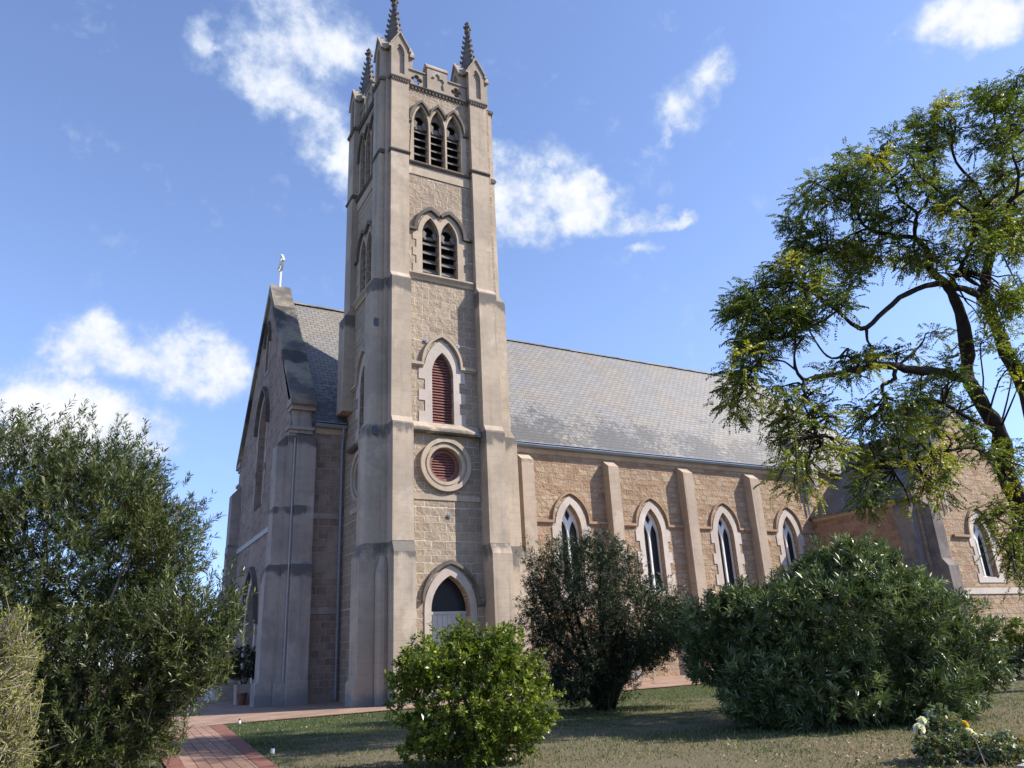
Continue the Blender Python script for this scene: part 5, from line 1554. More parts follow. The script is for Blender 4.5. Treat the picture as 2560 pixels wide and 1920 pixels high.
TREE_SPRAY=[[21.32,9.18,11.73,21.05,9.21,11.84],[18.47,9.37,14.48,19.53,9.67,14.18],[17.65,11.98,11.52,16.82,11.49,11.55],[19.87,8.33,14.77,21.59,8.74,15.66],[17.62,10.86,12.87,17.64,11.04,13.01],[19.94,7.77,15.08,21.59,8.74,15.66],[18.8,9.66,12.18,19.11,9.98,12.66],[21.48,9.25,11.38,21.07,9.34,11.81],[23.06,9.62,13.99,21.7,9.1,13.31],[15.33,8.08,11.73,16.5,8.66,12.2],[19.9,9.92,14.26,19.53,9.67,14.18],[16.82,12.28,13.5,17.5,11.11,13.47],[17.0,10.55,13.11,17.5,11.11,13.47],[20.49,7.52,14.36,20.04,7.87,13.69],[19.05,9.07,14.46,20.27,9.33,14.86],[18.88,11.46,14.05,17.65,11.05,13.26],[22.44,8.62,16.57,21.59,8.74,15.66],[20.95,9.65,13.13,20.92,9.37,13.12],[17.18,12.67,13.33,16.55,11.63,11.44],[20.01,8.32,11.09,20.97,9.11,11.91],[17.28,10.41,10.55,18.33,10.73,11.91],[20.07,8.77,14.0,21.71,8.87,14.88],[20.59,7.97,13.22,20.26,8.08,13.15],[20.36,9.22,15.91,20.27,9.33,14.86],[16.82,11.56,13.73,17.5,11.11,13.47],[21.49,8.37,13.4,22.34,8.82,13.83],[17.66,11.68,11.62,17.03,11.36,11.72],[16.35,10.9,11.04,17.03,11.36,11.72],[21.03,8.94,12.47,20.67,8.73,12.34],[16.66,10.14,11.99,17.68,11.05,12.63],[21.32,9.65,13.04,21.02,9.42,12.72],[16.68,8.33,10.77,17.64,8.67,11.63],[17.65,11.58,11.35,17.03,11.36,11.72],[21.73,8.42,15.96,21.59,8.74,15.66],[21.47,8.76,12.39,20.66,8.6,12.39],[17.56,8.73,11.91,17.4,8.65,11.72],[19.07,9.32,10.49,18.96,9.34,10.56],[21.75,8.54,16.14,21.59,8.74,15.66],[21.76,10.01,12.4,20.98,9.53,12.21],[20.97,8.35,15.11,21.59,8.74,15.66],[21.31,9.97,15.46,20.27,9.33,14.86],[17.16,9.42,12.49,17.86,9.99,13.01],[20.15,10.16,14.09,19.47,9.79,13.51],[19.76,8.96,12.98,20.74,9.36,13.4],[20.52,8.29,15.72,21.59,8.74,15.66],[20.98,9.06,14.86,21.64,8.83,15.24],[17.68,11.25,14.07,17.5,11.11,13.47],[16.66,11.63,13.11,17.5,11.11,13.47],[20.04,8.4,12.77,21.7,9.09,13.61],[18.24,11.6,12.06,17.56,11.12,12.03],[19.12,11.22,12.32,18.33,10.73,11.91],[19.31,10.16,14.89,17.51,9.7,13.76],[18.99,10.49,11.21,18.87,10.37,11.73],[18.38,10.25,12.14,18.73,10.19,12.06],[16.39,10.81,11.13,17.03,11.36,11.72],[22.11,8.85,12.89,20.73,8.33,12.5],[16.98,8.27,11.24,17.64,8.67,11.63],[20.26,11.74,12.09,18.6,10.55,11.82],[17.92,11.41,11.68,17.56,11.12,12.03],[20.66,8.36,13.85,21.78,8.92,14.51],[19.07,9.53,14.29,19.53,9.67,14.18],[16.8,11.29,12.73,17.64,11.04,13.01],[21.99,9.33,11.78,21.05,9.21,11.84],[20.62,7.74,14.82,21.59,8.74,15.66],[19.36,10.54,11.1,18.87,10.37,11.73],[14.9,10.42,11.72,17.5,11.11,13.47],[16.78,8.35,10.47,18.34,8.62,11.37],[16.6,10.66,10.62,17.03,11.36,11.72],[18.71,10.81,13.32,18.03,10.06,12.76],[20.9,8.71,10.76,21.05,9.21,11.84],[17.66,9.97,13.8,17.47,9.83,13.51],[16.55,10.95,13.19,17.5,11.11,13.47],[20.01,9.76,15.02,19.53,9.67,14.18],[21.47,9.36,12.01,21.05,9.21,11.84],[16.23,11.2,11.66,16.82,11.49,11.55],[19.12,7.29,13.3,20.04,7.87,13.69],[17.1,11.03,11.15,17.03,11.36,11.72],[17.57,9.12,9.91,19.1,9.8,10.29],[19.47,8.48,11.38,20.9,9.0,11.97],[19.97,9.36,13.1,20.56,9.42,13.65],[21.99,9.42,14.19,21.7,9.09,13.92],[21.94,8.85,15.42,21.64,8.83,15.24],[18.55,10.94,12.79,18.1,10.87,12.04],[16.81,9.6,13.15,17.47,9.83,13.51],[15.78,11.97,11.42,14.12,10.86,9.68],[21.23,9.59,11.78,21.07,9.34,11.81],[16.23,10.42,12.68,17.5,11.11,13.47],[16.94,11.57,11.81,16.82,11.49,11.55],[23.28,9.39,12.97,20.79,8.87,12.16],[17.27,10.48,11.16,18.1,10.87,12.04],[22.13,9.71,13.68,21.23,9.31,12.98],[20.71,8.22,14.22,20.04,7.87,13.69],[18.39,9.52,10.62,19.01,9.47,10.47],[21.16,9.26,12.64,21.09,9.39,12.84],[20.5,9.91,15.09,19.53,9.67,14.18],[17.98,9.06,12.49,19.47,9.79,13.51],[21.66,8.24,14.22,20.04,7.87,13.69],[18.86,10.2,13.35,17.98,10.03,12.9],[19.76,9.59,15.26,20.27,9.33,14.86],[19.47,9.28,10.67,18.9,9.22,10.64],[21.59,8.99,11.52,21.05,9.21,11.84],[21.24,9.32,12.95,21.23,9.31,12.98],[18.04,11.14,11.42,18.1,10.87,12.04],[15.43,9.29,12.72,17.47,9.83,13.51],[18.45,8.89,10.51,18.85,9.1,10.71],[19.95,9.18,12.0,18.63,8.65,11.2],[20.05,7.81,13.9,20.04,7.87,13.69],[18.6,9.67,11.08,18.87,10.37,11.73],[18.08,11.37,14.1,17.5,11.11,13.47],[16.48,11.55,12.12,16.55,11.63,11.44],[17.55,10.38,13.68,17.47,9.83,13.51],[17.72,10.94,13.34,17.65,11.05,13.26],[16.59,12.17,11.9,16.55,11.63,11.44],[16.76,12.58,12.7,16.55,11.63,11.44],[20.04,9.83,14.71,19.53,9.67,14.18],[22.24,8.04,16.37,21.59,8.74,15.66],[19.93,8.53,11.62,20.79,8.87,12.16],[15.33,8.03,11.01,16.69,8.68,12.04],[18.7,11.32,12.64,17.87,11.01,12.17],[16.93,10.19,11.77,17.8,11.04,12.34],[20.67,7.86,14.71,21.59,8.74,15.66],[19.5,12.19,13.5,17.73,11.08,12.5],[16.83,9.73,12.98,17.61,9.89,13.31],[19.4,9.0,11.58,18.63,8.65,11.2],[22.9,9.49,14.52,21.7,9.09,13.92],[16.98,11.35,13.07,17.5,11.11,13.47],[19.3,9.86,12.9,19.25,9.91,12.92],[17.38,9.47,13.94,17.51,9.7,13.76],[19.13,8.94,15.12,20.27,9.33,14.86],[20.09,11.16,11.44,18.87,10.37,11.73],[19.5,9.97,14.63,19.53,9.67,14.18],[21.11,8.99,12.9,21.54,9.17,13.21],[22.09,8.07,15.71,21.59,8.74,15.66],[15.03,11.17,11.17,16.55,11.63,11.44],[20.36,8.62,11.28,20.97,9.11,11.91],[18.02,10.32,11.14,18.6,10.55,11.82],[16.97,10.95,13.76,17.5,11.11,13.47],[23.07,9.82,11.89,21.07,9.34,11.81],[18.55,11.29,14.86,17.5,11.11,13.47],[22.38,7.9,16.66,21.59,8.74,15.66],[16.12,11.44,12.72,17.5,11.11,13.47],[15.34,10.96,11.47,16.55,11.63,11.44],[18.44,11.55,13.78,17.65,11.05,13.26],[17.37,8.95,12.88,16.5,8.66,12.2],[18.67,9.43,14.79,19.53,9.67,14.18],[17.91,9.93,12.23,18.25,10.09,12.55],[18.5,9.76,12.74,19.25,9.91,12.92],[20.78,9.26,11.66,21.07,9.34,11.81],[17.94,11.22,11.8,17.56,11.12,12.03],[19.72,9.79,15.59,20.27,9.33,14.86],[18.3,10.52,12.16,18.33,10.73,11.91],[21.49,8.92,16.49,21.59,8.74,15.66],[18.71,11.33,13.06,17.73,11.08,12.5],[20.65,9.48,13.23,20.74,9.36,13.4],[17.52,10.04,10.46,18.87,10.37,11.73],[19.14,9.17,11.45,18.74,8.87,10.96],[20.86,8.46,14.35,21.71,8.87,14.88],[16.79,10.17,10.5,18.33,10.73,11.91],[17.78,12.93,12.08,16.55,11.63,11.44],[19.38,8.69,11.53,20.96,9.49,12.48],[18.53,9.77,10.62,19.1,9.8,10.29],[18.24,9.24,11.78,17.64,8.67,11.63],[15.87,9.26,12.63,17.47,9.83,13.51],[17.08,12.18,11.9,16.55,11.63,11.44],[15.69,11.81,12.44,16.55,11.63,11.44],[19.61,8.69,14.35,20.27,9.33,14.86],[16.48,10.57,11.82,17.73,11.08,12.5],[20.54,8.7,11.64,20.9,9.0,11.97],[17.26,10.23,13.15,17.61,9.89,13.31],[19.3,8.33,11.11,20.9,9.0,11.97],[19.72,9.13,14.88,20.27,9.33,14.86],[20.66,8.78,15.65,21.59,8.74,15.66],[18.4,8.5,10.43,18.74,8.87,10.96],[19.6,9.22,15.11,20.27,9.33,14.86],[17.01,10.16,12.61,17.65,11.05,13.26],[19.31,7.69,13.17,20.04,7.87,13.69],[21.2,8.75,14.53,21.71,8.87,14.88],[19.31,8.62,10.67,21.07,9.34,11.81],[18.42,8.98,10.78,18.85,9.1,10.71],[20.64,8.79,13.1,21.7,9.09,13.61],[20.96,8.74,14.24,21.78,8.92,14.51],[18.87,10.26,11.21,18.87,10.37,11.73],[21.67,8.96,16.13,21.59,8.74,15.66],[15.73,9.12,11.78,17.75,9.95,13.12],[18.23,9.03,12.02,17.64,8.67,11.63],[15.59,11.62,10.95,14.12,10.86,9.68],[13.44,10.35,9.75,14.12,10.86,9.68],[12.38,11.03,7.72,12.8,11.1,7.38],[14.5,10.77,9.63,14.32,10.8,9.56],[13.69,11.12,8.6,13.87,11.21,8.28],[13.36,11.83,9.18,13.59,11.32,8.26],[16.28,11.46,10.6,16.55,11.63,11.44],[12.93,11.59,8.17,13.59,11.32,8.26],[13.29,11.69,8.37,13.59,11.32,8.26],[14.25,11.24,8.97,14.11,11.1,8.38],[13.86,11.35,9.0,13.59,11.32,8.26],[14.64,10.04,8.77,15.32,10.69,9.03],[15.48,12.0,9.66,14.35,10.98,8.48],[15.0,11.29,8.86,14.62,10.89,8.62],[13.57,11.88,9.6,13.59,11.32,8.26],[12.7,11.07,9.25,14.12,10.86,9.68],[14.28,10.27,9.26,14.83,10.73,9.31],[13.18,11.14,9.02,13.59,11.32,8.26],[16.36,11.57,11.16,16.55,11.63,11.44],[17.52,11.5,10.88,16.82,11.49,11.55],[13.98,10.74,9.55,14.12,10.86,9.68],[14.61,10.34,8.99,15.07,10.71,9.17],[14.22,11.29,10.29,14.12,10.86,9.68],[14.58,12.14,8.55,13.59,11.32,8.26],[13.58,12.17,8.95,13.59,11.32,8.26],[14.58,11.44,8.35,13.58,10.73,7.79],[13.17,11.73,9.37,13.59,11.32,8.26],[14.53,10.57,9.57,14.57,10.77,9.43],[16.39,10.59,10.27,17.03,11.36,11.72],[14.28,12.12,9.83,14.12,10.86,9.68],[14.28,11.26,9.84,14.12,10.86,9.68],[13.78,12.55,9.3,13.59,11.32,8.26],[13.56,11.72,7.91,12.8,11.1,7.38],[13.85,9.7,8.26,15.32,10.69,9.03],[12.85,11.58,7.89,12.63,11.24,7.26],[13.2,10.74,9.32,14.12,10.86,9.68],[13.6,10.58,8.21,14.11,11.1,8.38],[12.87,10.91,8.18,13.59,11.32,8.26],[13.62,9.5,8.66,15.07,10.71,9.17],[12.55,10.49,8.08,13.59,11.32,8.26],[14.6,11.84,10.33,14.12,10.86,9.68],[13.51,10.78,8.89,14.12,10.86,9.68],[13.84,10.34,8.89,14.57,10.77,9.43],[16.06,10.6,9.92,15.32,10.69,9.03],[12.57,11.4,8.84,13.59,11.32,8.26],[13.92,10.17,9.6,14.32,10.8,9.56],[14.15,11.5,9.62,14.12,10.86,9.68],[13.54,10.33,8.37,14.35,10.98,8.48],[14.84,11.05,9.14,14.83,10.73,9.31],[12.55,11.28,8.63,13.59,11.32,8.26],[14.81,11.87,9.0,13.87,11.21,8.28],[13.81,12.05,8.39,13.59,11.32,8.26],[15.07,11.53,10.01,14.32,10.8,9.56],[13.84,11.15,8.25,13.87,11.21,8.28],[11.94,10.95,7.13,12.63,11.24,7.26],[10.53,9.56,6.66,12.63,11.24,7.26],[15.45,10.46,9.39,15.32,10.69,9.03],[13.34,12.33,9.24,13.59,11.32,8.26],[13.41,10.77,8.69,14.11,11.1,8.38],[13.0,10.18,8.18,14.11,11.1,8.38],[13.47,11.2,8.25,13.59,11.32,8.26],[12.14,10.48,8.58,13.59,11.32,8.26],[13.75,12.12,7.59,12.63,11.24,7.26],[11.95,11.28,6.37,12.51,11.35,6.99],[12.36,11.82,6.62,12.51,11.35,6.99],[12.66,12.1,7.1,12.51,11.35,6.99],[12.91,12.05,7.5,12.51,11.35,6.99],[12.67,11.37,7.33,12.63,11.24,7.26],[12.4,10.95,6.58,12.51,11.35,6.99],[12.12,11.17,6.77,12.51,11.35,6.99],[13.8,12.86,6.77,12.51,11.35,6.99],[12.47,11.59,7.1,12.51,11.35,6.99],[12.96,11.89,6.69,12.51,11.35,6.99],[12.73,12.07,6.48,12.51,11.35,6.99],[14.26,11.07,5.64,14.08,11.01,5.81],[13.41,10.7,5.23,14.08,11.01,5.81],[14.69,12.01,5.76,14.08,11.01,5.81],[14.36,10.84,6.19,13.94,10.96,6.13],[12.37,9.84,6.05,13.71,10.91,6.57],[13.41,11.43,5.81,13.47,11.12,6.23],[13.17,11.26,5.1,14.08,11.01,5.81],[14.18,11.0,6.31,13.94,10.96,6.13],[12.81,11.25,4.67,14.08,11.01,5.81],[12.51,10.4,5.99,13.47,11.12,6.23],[14.05,11.82,6.42,13.47,11.12,6.23],[13.08,11.27,6.32,13.47,11.12,6.23],[13.17,10.5,4.48,14.08,11.01,5.81],[14.66,11.29,6.21,14.02,10.98,5.96],[13.71,10.99,6.09,13.94,10.96,6.13],[14.37,11.75,5.25,14.08,11.01,5.81],[13.52,10.25,5.02,14.08,11.01,5.81],[14.34,10.7,5.54,14.08,11.01,5.81],[14.39,11.06,6.5,13.86,10.93,6.3],[13.39,11.57,6.19,13.47,11.12,6.23],[12.97,10.65,6.45,13.64,11.0,6.44],[14.75,11.65,5.24,14.08,11.01,5.81],[15.13,12.65,4.94,14.08,11.01,5.81],[13.36,10.27,5.27,14.08,11.01,5.81],[13.6,11.3,6.61,13.58,11.07,6.36],[14.7,11.39,5.93,14.08,11.01,5.81],[14.44,10.69,6.26,13.94,10.96,6.13],[14.43,12.04,7.29,13.87,10.93,6.88],[13.93,11.72,5.83,13.47,11.12,6.23],[14.71,11.41,6.99,13.88,10.9,6.63],[15.01,11.32,6.66,13.86,10.93,6.3],[13.73,11.12,6.01,13.94,10.96,6.13],[11.94,9.96,4.37,14.08,11.01,5.81],[14.41,11.86,6.01,14.08,11.01,5.81],[17.53,10.61,4.93,18.07,10.88,5.65],[20.18,10.38,5.06,21.11,10.84,5.42],[19.12,10.32,7.05,18.95,10.47,6.77],[19.16,11.57,6.48,18.07,10.88,5.65],[17.27,10.93,5.55,17.68,11.02,5.55],[20.56,10.47,5.64,20.56,10.75,5.64],[17.08,10.74,4.64,17.68,11.02,5.55],[18.25,12.52,5.4,17.01,11.31,5.32],[15.88,9.47,4.78,18.07,10.88,5.65],[17.67,12.59,4.82,17.01,11.31,5.32],[19.8,11.17,5.82,18.96,10.65,5.87],[19.32,11.47,6.66,18.15,10.6,6.98],[16.46,11.51,5.6,17.01,11.31,5.32],[18.32,11.7,6.96,17.5,10.86,6.78],[19.09,10.87,6.78,18.95,10.47,6.77],[18.3,10.67,5.61,18.51,10.77,5.76],[16.78,10.77,5.24,17.3,11.16,5.45],[18.5,11.79,5.24,17.3,11.16,5.45],[17.68,10.93,4.93,17.68,11.02,5.55],[19.81,11.74,6.51,18.51,10.77,5.76],[18.45,11.28,4.54,17.68,11.02,5.55],[19.18,10.28,6.34,19.44,10.45,6.6],[21.59,11.04,5.61,21.11,10.84,5.42],[18.05,9.6,5.37,20.01,10.67,5.86],[18.28,11.61,6.52,17.5,10.86,6.78],[18.03,10.9,7.04,17.83,10.7,7.03],[16.58,9.65,5.82,18.51,10.77,5.76],[15.37,10.5,5.09,17.01,11.31,5.32],[17.27,11.31,5.7,17.3,11.16,5.45],[17.57,11.63,7.18,16.55,10.73,6.79],[16.66,9.99,5.27,18.07,10.88,5.65],[19.76,10.06,5.72,20.56,10.75,5.64],[16.89,11.06,6.39,16.55,10.73,6.79],[16.2,9.9,6.69,17.83,10.7,7.03],[17.86,11.61,4.49,17.01,11.31,5.32],[16.45,11.51,4.51,17.01,11.31,5.32],[18.35,12.01,5.69,17.3,11.16,5.45],[15.54,11.05,5.47,17.01,11.31,5.32],[15.81,10.72,6.52,16.55,10.73,6.79],[16.4,10.34,6.2,17.5,10.86,6.78],[18.37,10.8,5.24,18.51,10.77,5.76],[15.85,11.5,5.36,17.01,11.31,5.32],[15.84,11.3,5.22,17.01,11.31,5.32],[16.71,10.78,6.64,16.55,10.73,6.79],[17.15,11.8,6.84,16.55,10.73,6.79],[19.52,11.04,6.18,18.96,10.65,5.87],[23.02,11.36,6.01,21.11,10.84,5.42],[16.39,11.31,5.7,17.01,11.31,5.32],[18.12,12.75,5.45,17.01,11.31,5.32],[17.09,9.98,6.57,18.15,10.6,6.98],[21.52,10.85,5.48,21.11,10.84,5.42],[17.8,10.67,5.36,18.07,10.88,5.65],[20.64,10.46,4.98,21.11,10.84,5.42],[14.81,10.82,4.44,17.01,11.31,5.32],[20.58,11.95,5.74,18.51,10.77,5.76],[19.22,11.58,4.76,18.07,10.88,5.65],[17.6,10.81,5.97,17.68,11.02,5.55],[16.53,11.51,6.91,16.48,10.75,6.99],[18.77,11.6,7.25,17.5,10.86,6.78],[16.69,11.46,6.01,17.01,11.31,5.32],[15.34,9.97,6.61,16.48,10.75,6.99],[15.98,11.27,6.16,16.55,10.73,6.79],[16.42,11.71,5.14,17.01,11.31,5.32],[17.85,11.17,6.75,17.5,10.86,6.78],[15.64,10.54,6.01,16.55,10.73,6.79],[17.69,11.91,5.0,17.01,11.31,5.32],[16.07,10.34,5.89,17.5,10.86,6.78],[20.71,10.27,5.85,20.56,10.75,5.64],[19.88,10.55,5.92,20.01,10.67,5.86],[17.02,11.43,5.79,17.01,11.31,5.32],[18.22,11.49,6.05,17.68,11.02,5.55],[19.6,10.24,5.5,20.56,10.75,5.64],[16.86,11.74,6.51,16.55,10.73,6.79],[17.84,11.16,5.34,17.68,11.02,5.55],[18.3,10.05,5.94,18.96,10.65,5.87],[16.76,11.3,5.43,17.01,11.31,5.32],[15.47,11.37,4.39,17.01,11.31,5.32],[16.15,11.63,4.39,17.01,11.31,5.32],[16.94,11.03,5.97,17.3,11.16,5.45],[15.36,10.15,5.83,16.55,10.73,6.79],[20.12,10.53,4.34,21.18,10.84,4.42],[20.11,10.02,4.22,21.54,10.93,4.6],[22.06,11.56,3.22,20.45,10.94,3.25],[19.83,10.77,3.37,20.45,10.94,3.25],[20.83,10.69,3.52,20.5,10.82,3.63],[20.22,10.88,4.29,20.83,10.74,4.24],[20.84,10.63,3.21,20.45,10.94,3.25],[21.34,10.84,4.51,21.54,10.93,4.6],[22.32,11.28,4.31,20.83,10.74,4.24],[20.46,10.65,3.54,20.5,10.82,3.63],[20.09,10.76,3.52,20.5,10.82,3.63],[21.51,10.99,2.84,20.45,10.94,3.25],[20.47,10.84,3.2,20.45,10.94,3.25],[19.25,10.22,4.22,20.83,10.74,4.24],[19.25,10.02,3.26,20.45,10.94,3.25],[20.67,10.82,3.68,20.5,10.82,3.63],[19.43,10.05,2.55,20.45,10.94,3.25],[20.04,10.59,2.68,20.45,10.94,3.25],[21.71,11.52,3.15,20.45,10.94,3.25],[18.46,9.86,3.69,20.67,10.78,3.94],[20.02,10.94,4.14,20.67,10.78,3.94],[19.29,9.9,3.52,20.5,10.82,3.63],[21.37,10.85,3.84,20.67,10.78,3.94],[19.94,10.89,4.44,20.83,10.74,4.24],[19.0,8.49,9.1,19.06,9.6,10.38],[19.1,8.57,8.8,19.06,9.6,10.38],[20.31,9.6,9.15,19.1,9.8,10.29],[20.86,9.51,8.38,20.12,10.52,6.52],[20.3,9.0,9.37,19.06,9.6,10.38],[19.95,9.65,8.31,18.95,10.47,6.77],[19.23,9.03,8.26,19.1,9.8,10.29],[19.69,8.94,9.16,19.06,9.6,10.38],[20.74,10.14,9.24,19.1,9.8,10.29],[23.72,10.31,10.8,21.07,9.34,11.81],[19.09,8.76,9.14,19.06,9.6,10.38],[19.88,9.01,9.54,19.06,9.6,10.38],[20.82,9.46,9.21,19.06,9.6,10.38],[22.01,10.13,8.3,20.81,10.59,6.44],[23.09,10.09,10.78,21.07,9.34,11.81],[19.71,9.19,7.33,20.81,10.59,6.44],[18.14,9.89,7.31,18.47,10.5,6.94],[15.75,10.56,7.86,15.46,10.62,7.67],[13.65,10.12,6.83,14.52,10.78,7.26],[20.12,10.83,9.08,16.84,10.5,7.7],[15.63,10.61,7.63,15.66,10.62,7.54],[17.69,9.67,7.44,18.47,10.5,6.94],[19.33,11.21,8.01,17.83,10.7,7.03],[17.03,11.03,8.25,16.24,10.6,8.0],[15.29,10.17,7.42,15.66,10.62,7.54],[19.57,11.52,8.68,16.84,10.5,7.7],[16.21,11.5,8.08,15.09,10.72,7.79],[17.36,10.86,8.27,16.84,10.5,7.7],[15.63,10.99,7.46,15.66,10.62,7.54],[18.6,10.19,8.1,18.47,10.5,6.94]]

tree = empty("shade_tree", (23.3, 11.1, 0.0), "tall spreading tree with dark forked limbs and lacy leaves, leaning over the transept", "tree")
rng = np.random.default_rng(31)


def smooth_path(pts, rad, k=3):
    out, rr = [], []
    for i in range(len(pts) - 1):
        p0 = np.array(pts[max(i - 1, 0)])
        p1, p2 = np.array(pts[i]), np.array(pts[i + 1])
        p3 = np.array(pts[min(i + 2, len(pts) - 1)])
        for j in range(k):
            t = j / k
            q = 0.5 * ((2 * p1) + (-p0 + p2) * t + (2 * p0 - 5 * p1 + 4 * p2 - p3) * t * t + (-p0 + 3 * p1 - 3 * p2 + p3) * t ** 3)
            out.append(q)
            rr.append(rad[i] + (rad[i + 1] - rad[i]) * t)
    out.append(np.array(pts[-1]))
    rr.append(rad[-1])
    return out, rr


trunk = MB()
limb = MB()
THIN = 0.74
for k, b in TREE_BRANCH.items():
    pts = [q[:3] for q in b]
    rad = [q[3] * THIN for q in b]
    if k == 'A':
        pts = [[23.5, 11.0, -0.2]] + pts
        rad = [rad[0] * 1.35] + rad
    if k == 'B':
        pts = [[23.4, 11.1, 0.8]] + pts
        rad = [rad[0]] + rad
    sp_, sr_ = smooth_path(pts, rad)
    sp_ = [p + rng.normal(size=3) * min(0.02, r * 0.18) for p, r in zip(sp_, sr_)]
    sr_ = [r * (1.0 + rng.normal() * 0.09) for r in sr_]
    (trunk if k in ('A', 'B', 'AB') else limb).tube(sp_, sr_, 10 if k in ('A', 'B') else 7)
trunk.build("trunk", MT['bark'], tree, smooth=True)
# twigs reach from the limbs to every leaf spray
TP, TD, TL, TWd, TT = [], [], [], [], []
for s in TREE_SPRAY:
    w, nb = np.array(s[:3]), np.array(s[3:])
    dist = np.linalg.norm(w - nb)
    m1 = nb + (w - nb) * 0.4 + rng.normal(size=3) * 0.10 * min(dist, 2.0) + np.array((0, 0, 0.10 * dist))
    m2 = nb + (w - nb) * 0.75 + rng.normal(size=3) * 0.08 * min(dist, 2.0) + np.array((0, 0, 0.08 * dist))
    sp_, sr_ = smooth_path([nb, m1, m2, w], [0.034, 0.026, 0.018, 0.008], 3)
    limb.tube(sp_, sr_, 4, cap=False)
    tone = rng.normal(0.47, 0.20)
    if rng.random() < 0.08:
        tone += 0.35
    low = w[2] < 6.8
    tone += 0.12 if low else 0.0  # low sprays tinted lighter: their sunlit look is put into the leaf colour
    nfr = rng.integers(15, 22) if low else rng.integers(24, 36)
    out = unit(w - nb)
    for f in range(nfr):
        t = rng.uniform(0.45, 1.05)
        o0 = (m2 + (w - m2) * ((t - 0.45) / 0.6)) + rng.normal(size=3) * 0.05
        d = unit(out * 0.5 + rng.normal(size=3) * np.array((0.9, 0.9, 0.55)) + np.array((0, 0, 0.12)))
        sublen = rng.uniform(0.04, 0.30)
        o1 = o0 + d * sublen
        if f % 2 == 0:
            limb.tube([o0, o1], [0.006, 0.004], 3, cap=False)
        fl = rng.uniform(0.22, 0.38)
        n = 9
        tt = (np.arange(n) + 0.6) / n
        side = np.cross(d, np.array((0, 0, 1.0)) + rng.normal(size=3) * 0.25)
        side = unit(side)
        for sg in (-1, 1):
            p = o1 + d * (tt * fl)[:, None] + np.array((0, 0, -0.35)) * ((tt ** 2) * fl)[:, None]
            dd = unit(side * sg * 0.8 + d * 0.55 + np.array((0, 0, -0.35 - 0.3 * rng.random())) + rng.normal(size=(n, 3)) * 0.15)
            TP.append(p)
            TD.append(dd)
            TL.append(rng.uniform(0.055, 0.088, n))
            TWd.append(rng.uniform(0.026, 0.038, n))
            TT.append(np.clip(tone + rng.normal(0, 0.10, n), 0, 1))
limb.build("branch", MT['bark'], tree, smooth=True)
leaf_object("crown", MT['leaf_tree'], np.concatenate(TP), np.concatenate(TD), np.concatenate(TL), np.concatenate(TWd), np.concatenate(TT), tree, 31)


# ------------------------------------------------------------------ far trees and boundary
def far_tree(name, label, base, lobes, seed, n, leafm, tw=0.25, group=None):
    rng_ = np.random.default_rng(seed)
    t = empty(name, base, label, "tree", group)
    mb = MB()
    top = max(lobes, key=lambda l: l[2])
    mb.tube([(base[0], base[1], -0.1), (base[0] + 0.2, base[1], top[2] * 0.4), top[:3]], [tw, tw * 0.75, tw * 0.3], 8)
    for l in lobes:
        mb.tube([(base[0] + 0.15, base[1], max(1.0, l[2] * 0.5)), l[:3]], [tw * 0.5, tw * 0.2], 6)
    mb.build("trunk", MT['bark'], t, smooth=True)
    tips_, nor_ = sprays_in(lobes, n, rng_, 0.4, 0.4, 0.6)
    P2, D2, L2, W2, T2, *_ = shoots(tips_, nor_, rng_, 14, 0.8, 0.1, 0.8, 0.30, 0.09, 0.9, 0.3)
    leaf_object("crown", leafm, P2, D2, L2, W2, T2, t, seed)


far_tree("gum_tree", "tall pale gum tree rising behind the transept roof", (57.6, 33.6, 0), [(57.4, 33.5, 19.6, 2.2, 2.0, 2.2), (56.2, 34.2, 17.2, 2.0, 1.8, 1.5), (59.0, 33.0, 17.0, 2.2, 2.0, 1.6), (57.2, 33.2, 14.5, 2.6, 2.2, 1.6)], 51, 900, MT['leaf_gum'], 0.35)
FT = ((-9.0, 74.0, 3.4, "broad dark tree beyond the garden wall, farthest left"), (-1.5, 78.0, 3.0, "low dark tree beyond the garden wall, behind the bottlebrush bush"), (6.0, 80.0, 2.8, "dark tree beyond the garden wall beside the west front"), (13.0, 84.0, 3.0, "dark tree hidden low behind the church's far side"))
for i, (x, y, h, lab) in enumerate(FT[:3]):
    far_tree("boundary_tree", lab, (x, y, 0), [(x, y, h * 0.62, 2.8, 2.2, h * 0.38), (x + 2.0, y, h * 0.5, 2.0, 2.0, h * 0.33), (x - 2.2, y, h * 0.5, 2.0, 1.8, h * 0.35)], 60 + i, 420, MT['leaf_dark'], 0.15, "trees beyond the garden wall")
mb = MB()
mb.box(-30, 20, 64.0, 64.23, -0.05, 0.75)
mb.box(-30, 20, 63.96, 64.27, 0.75, 0.83)
gw = mb.build("garden_wall", MT['far_wall'])
tag(gw, "low red brick garden wall across the far end of the paving", "wall")


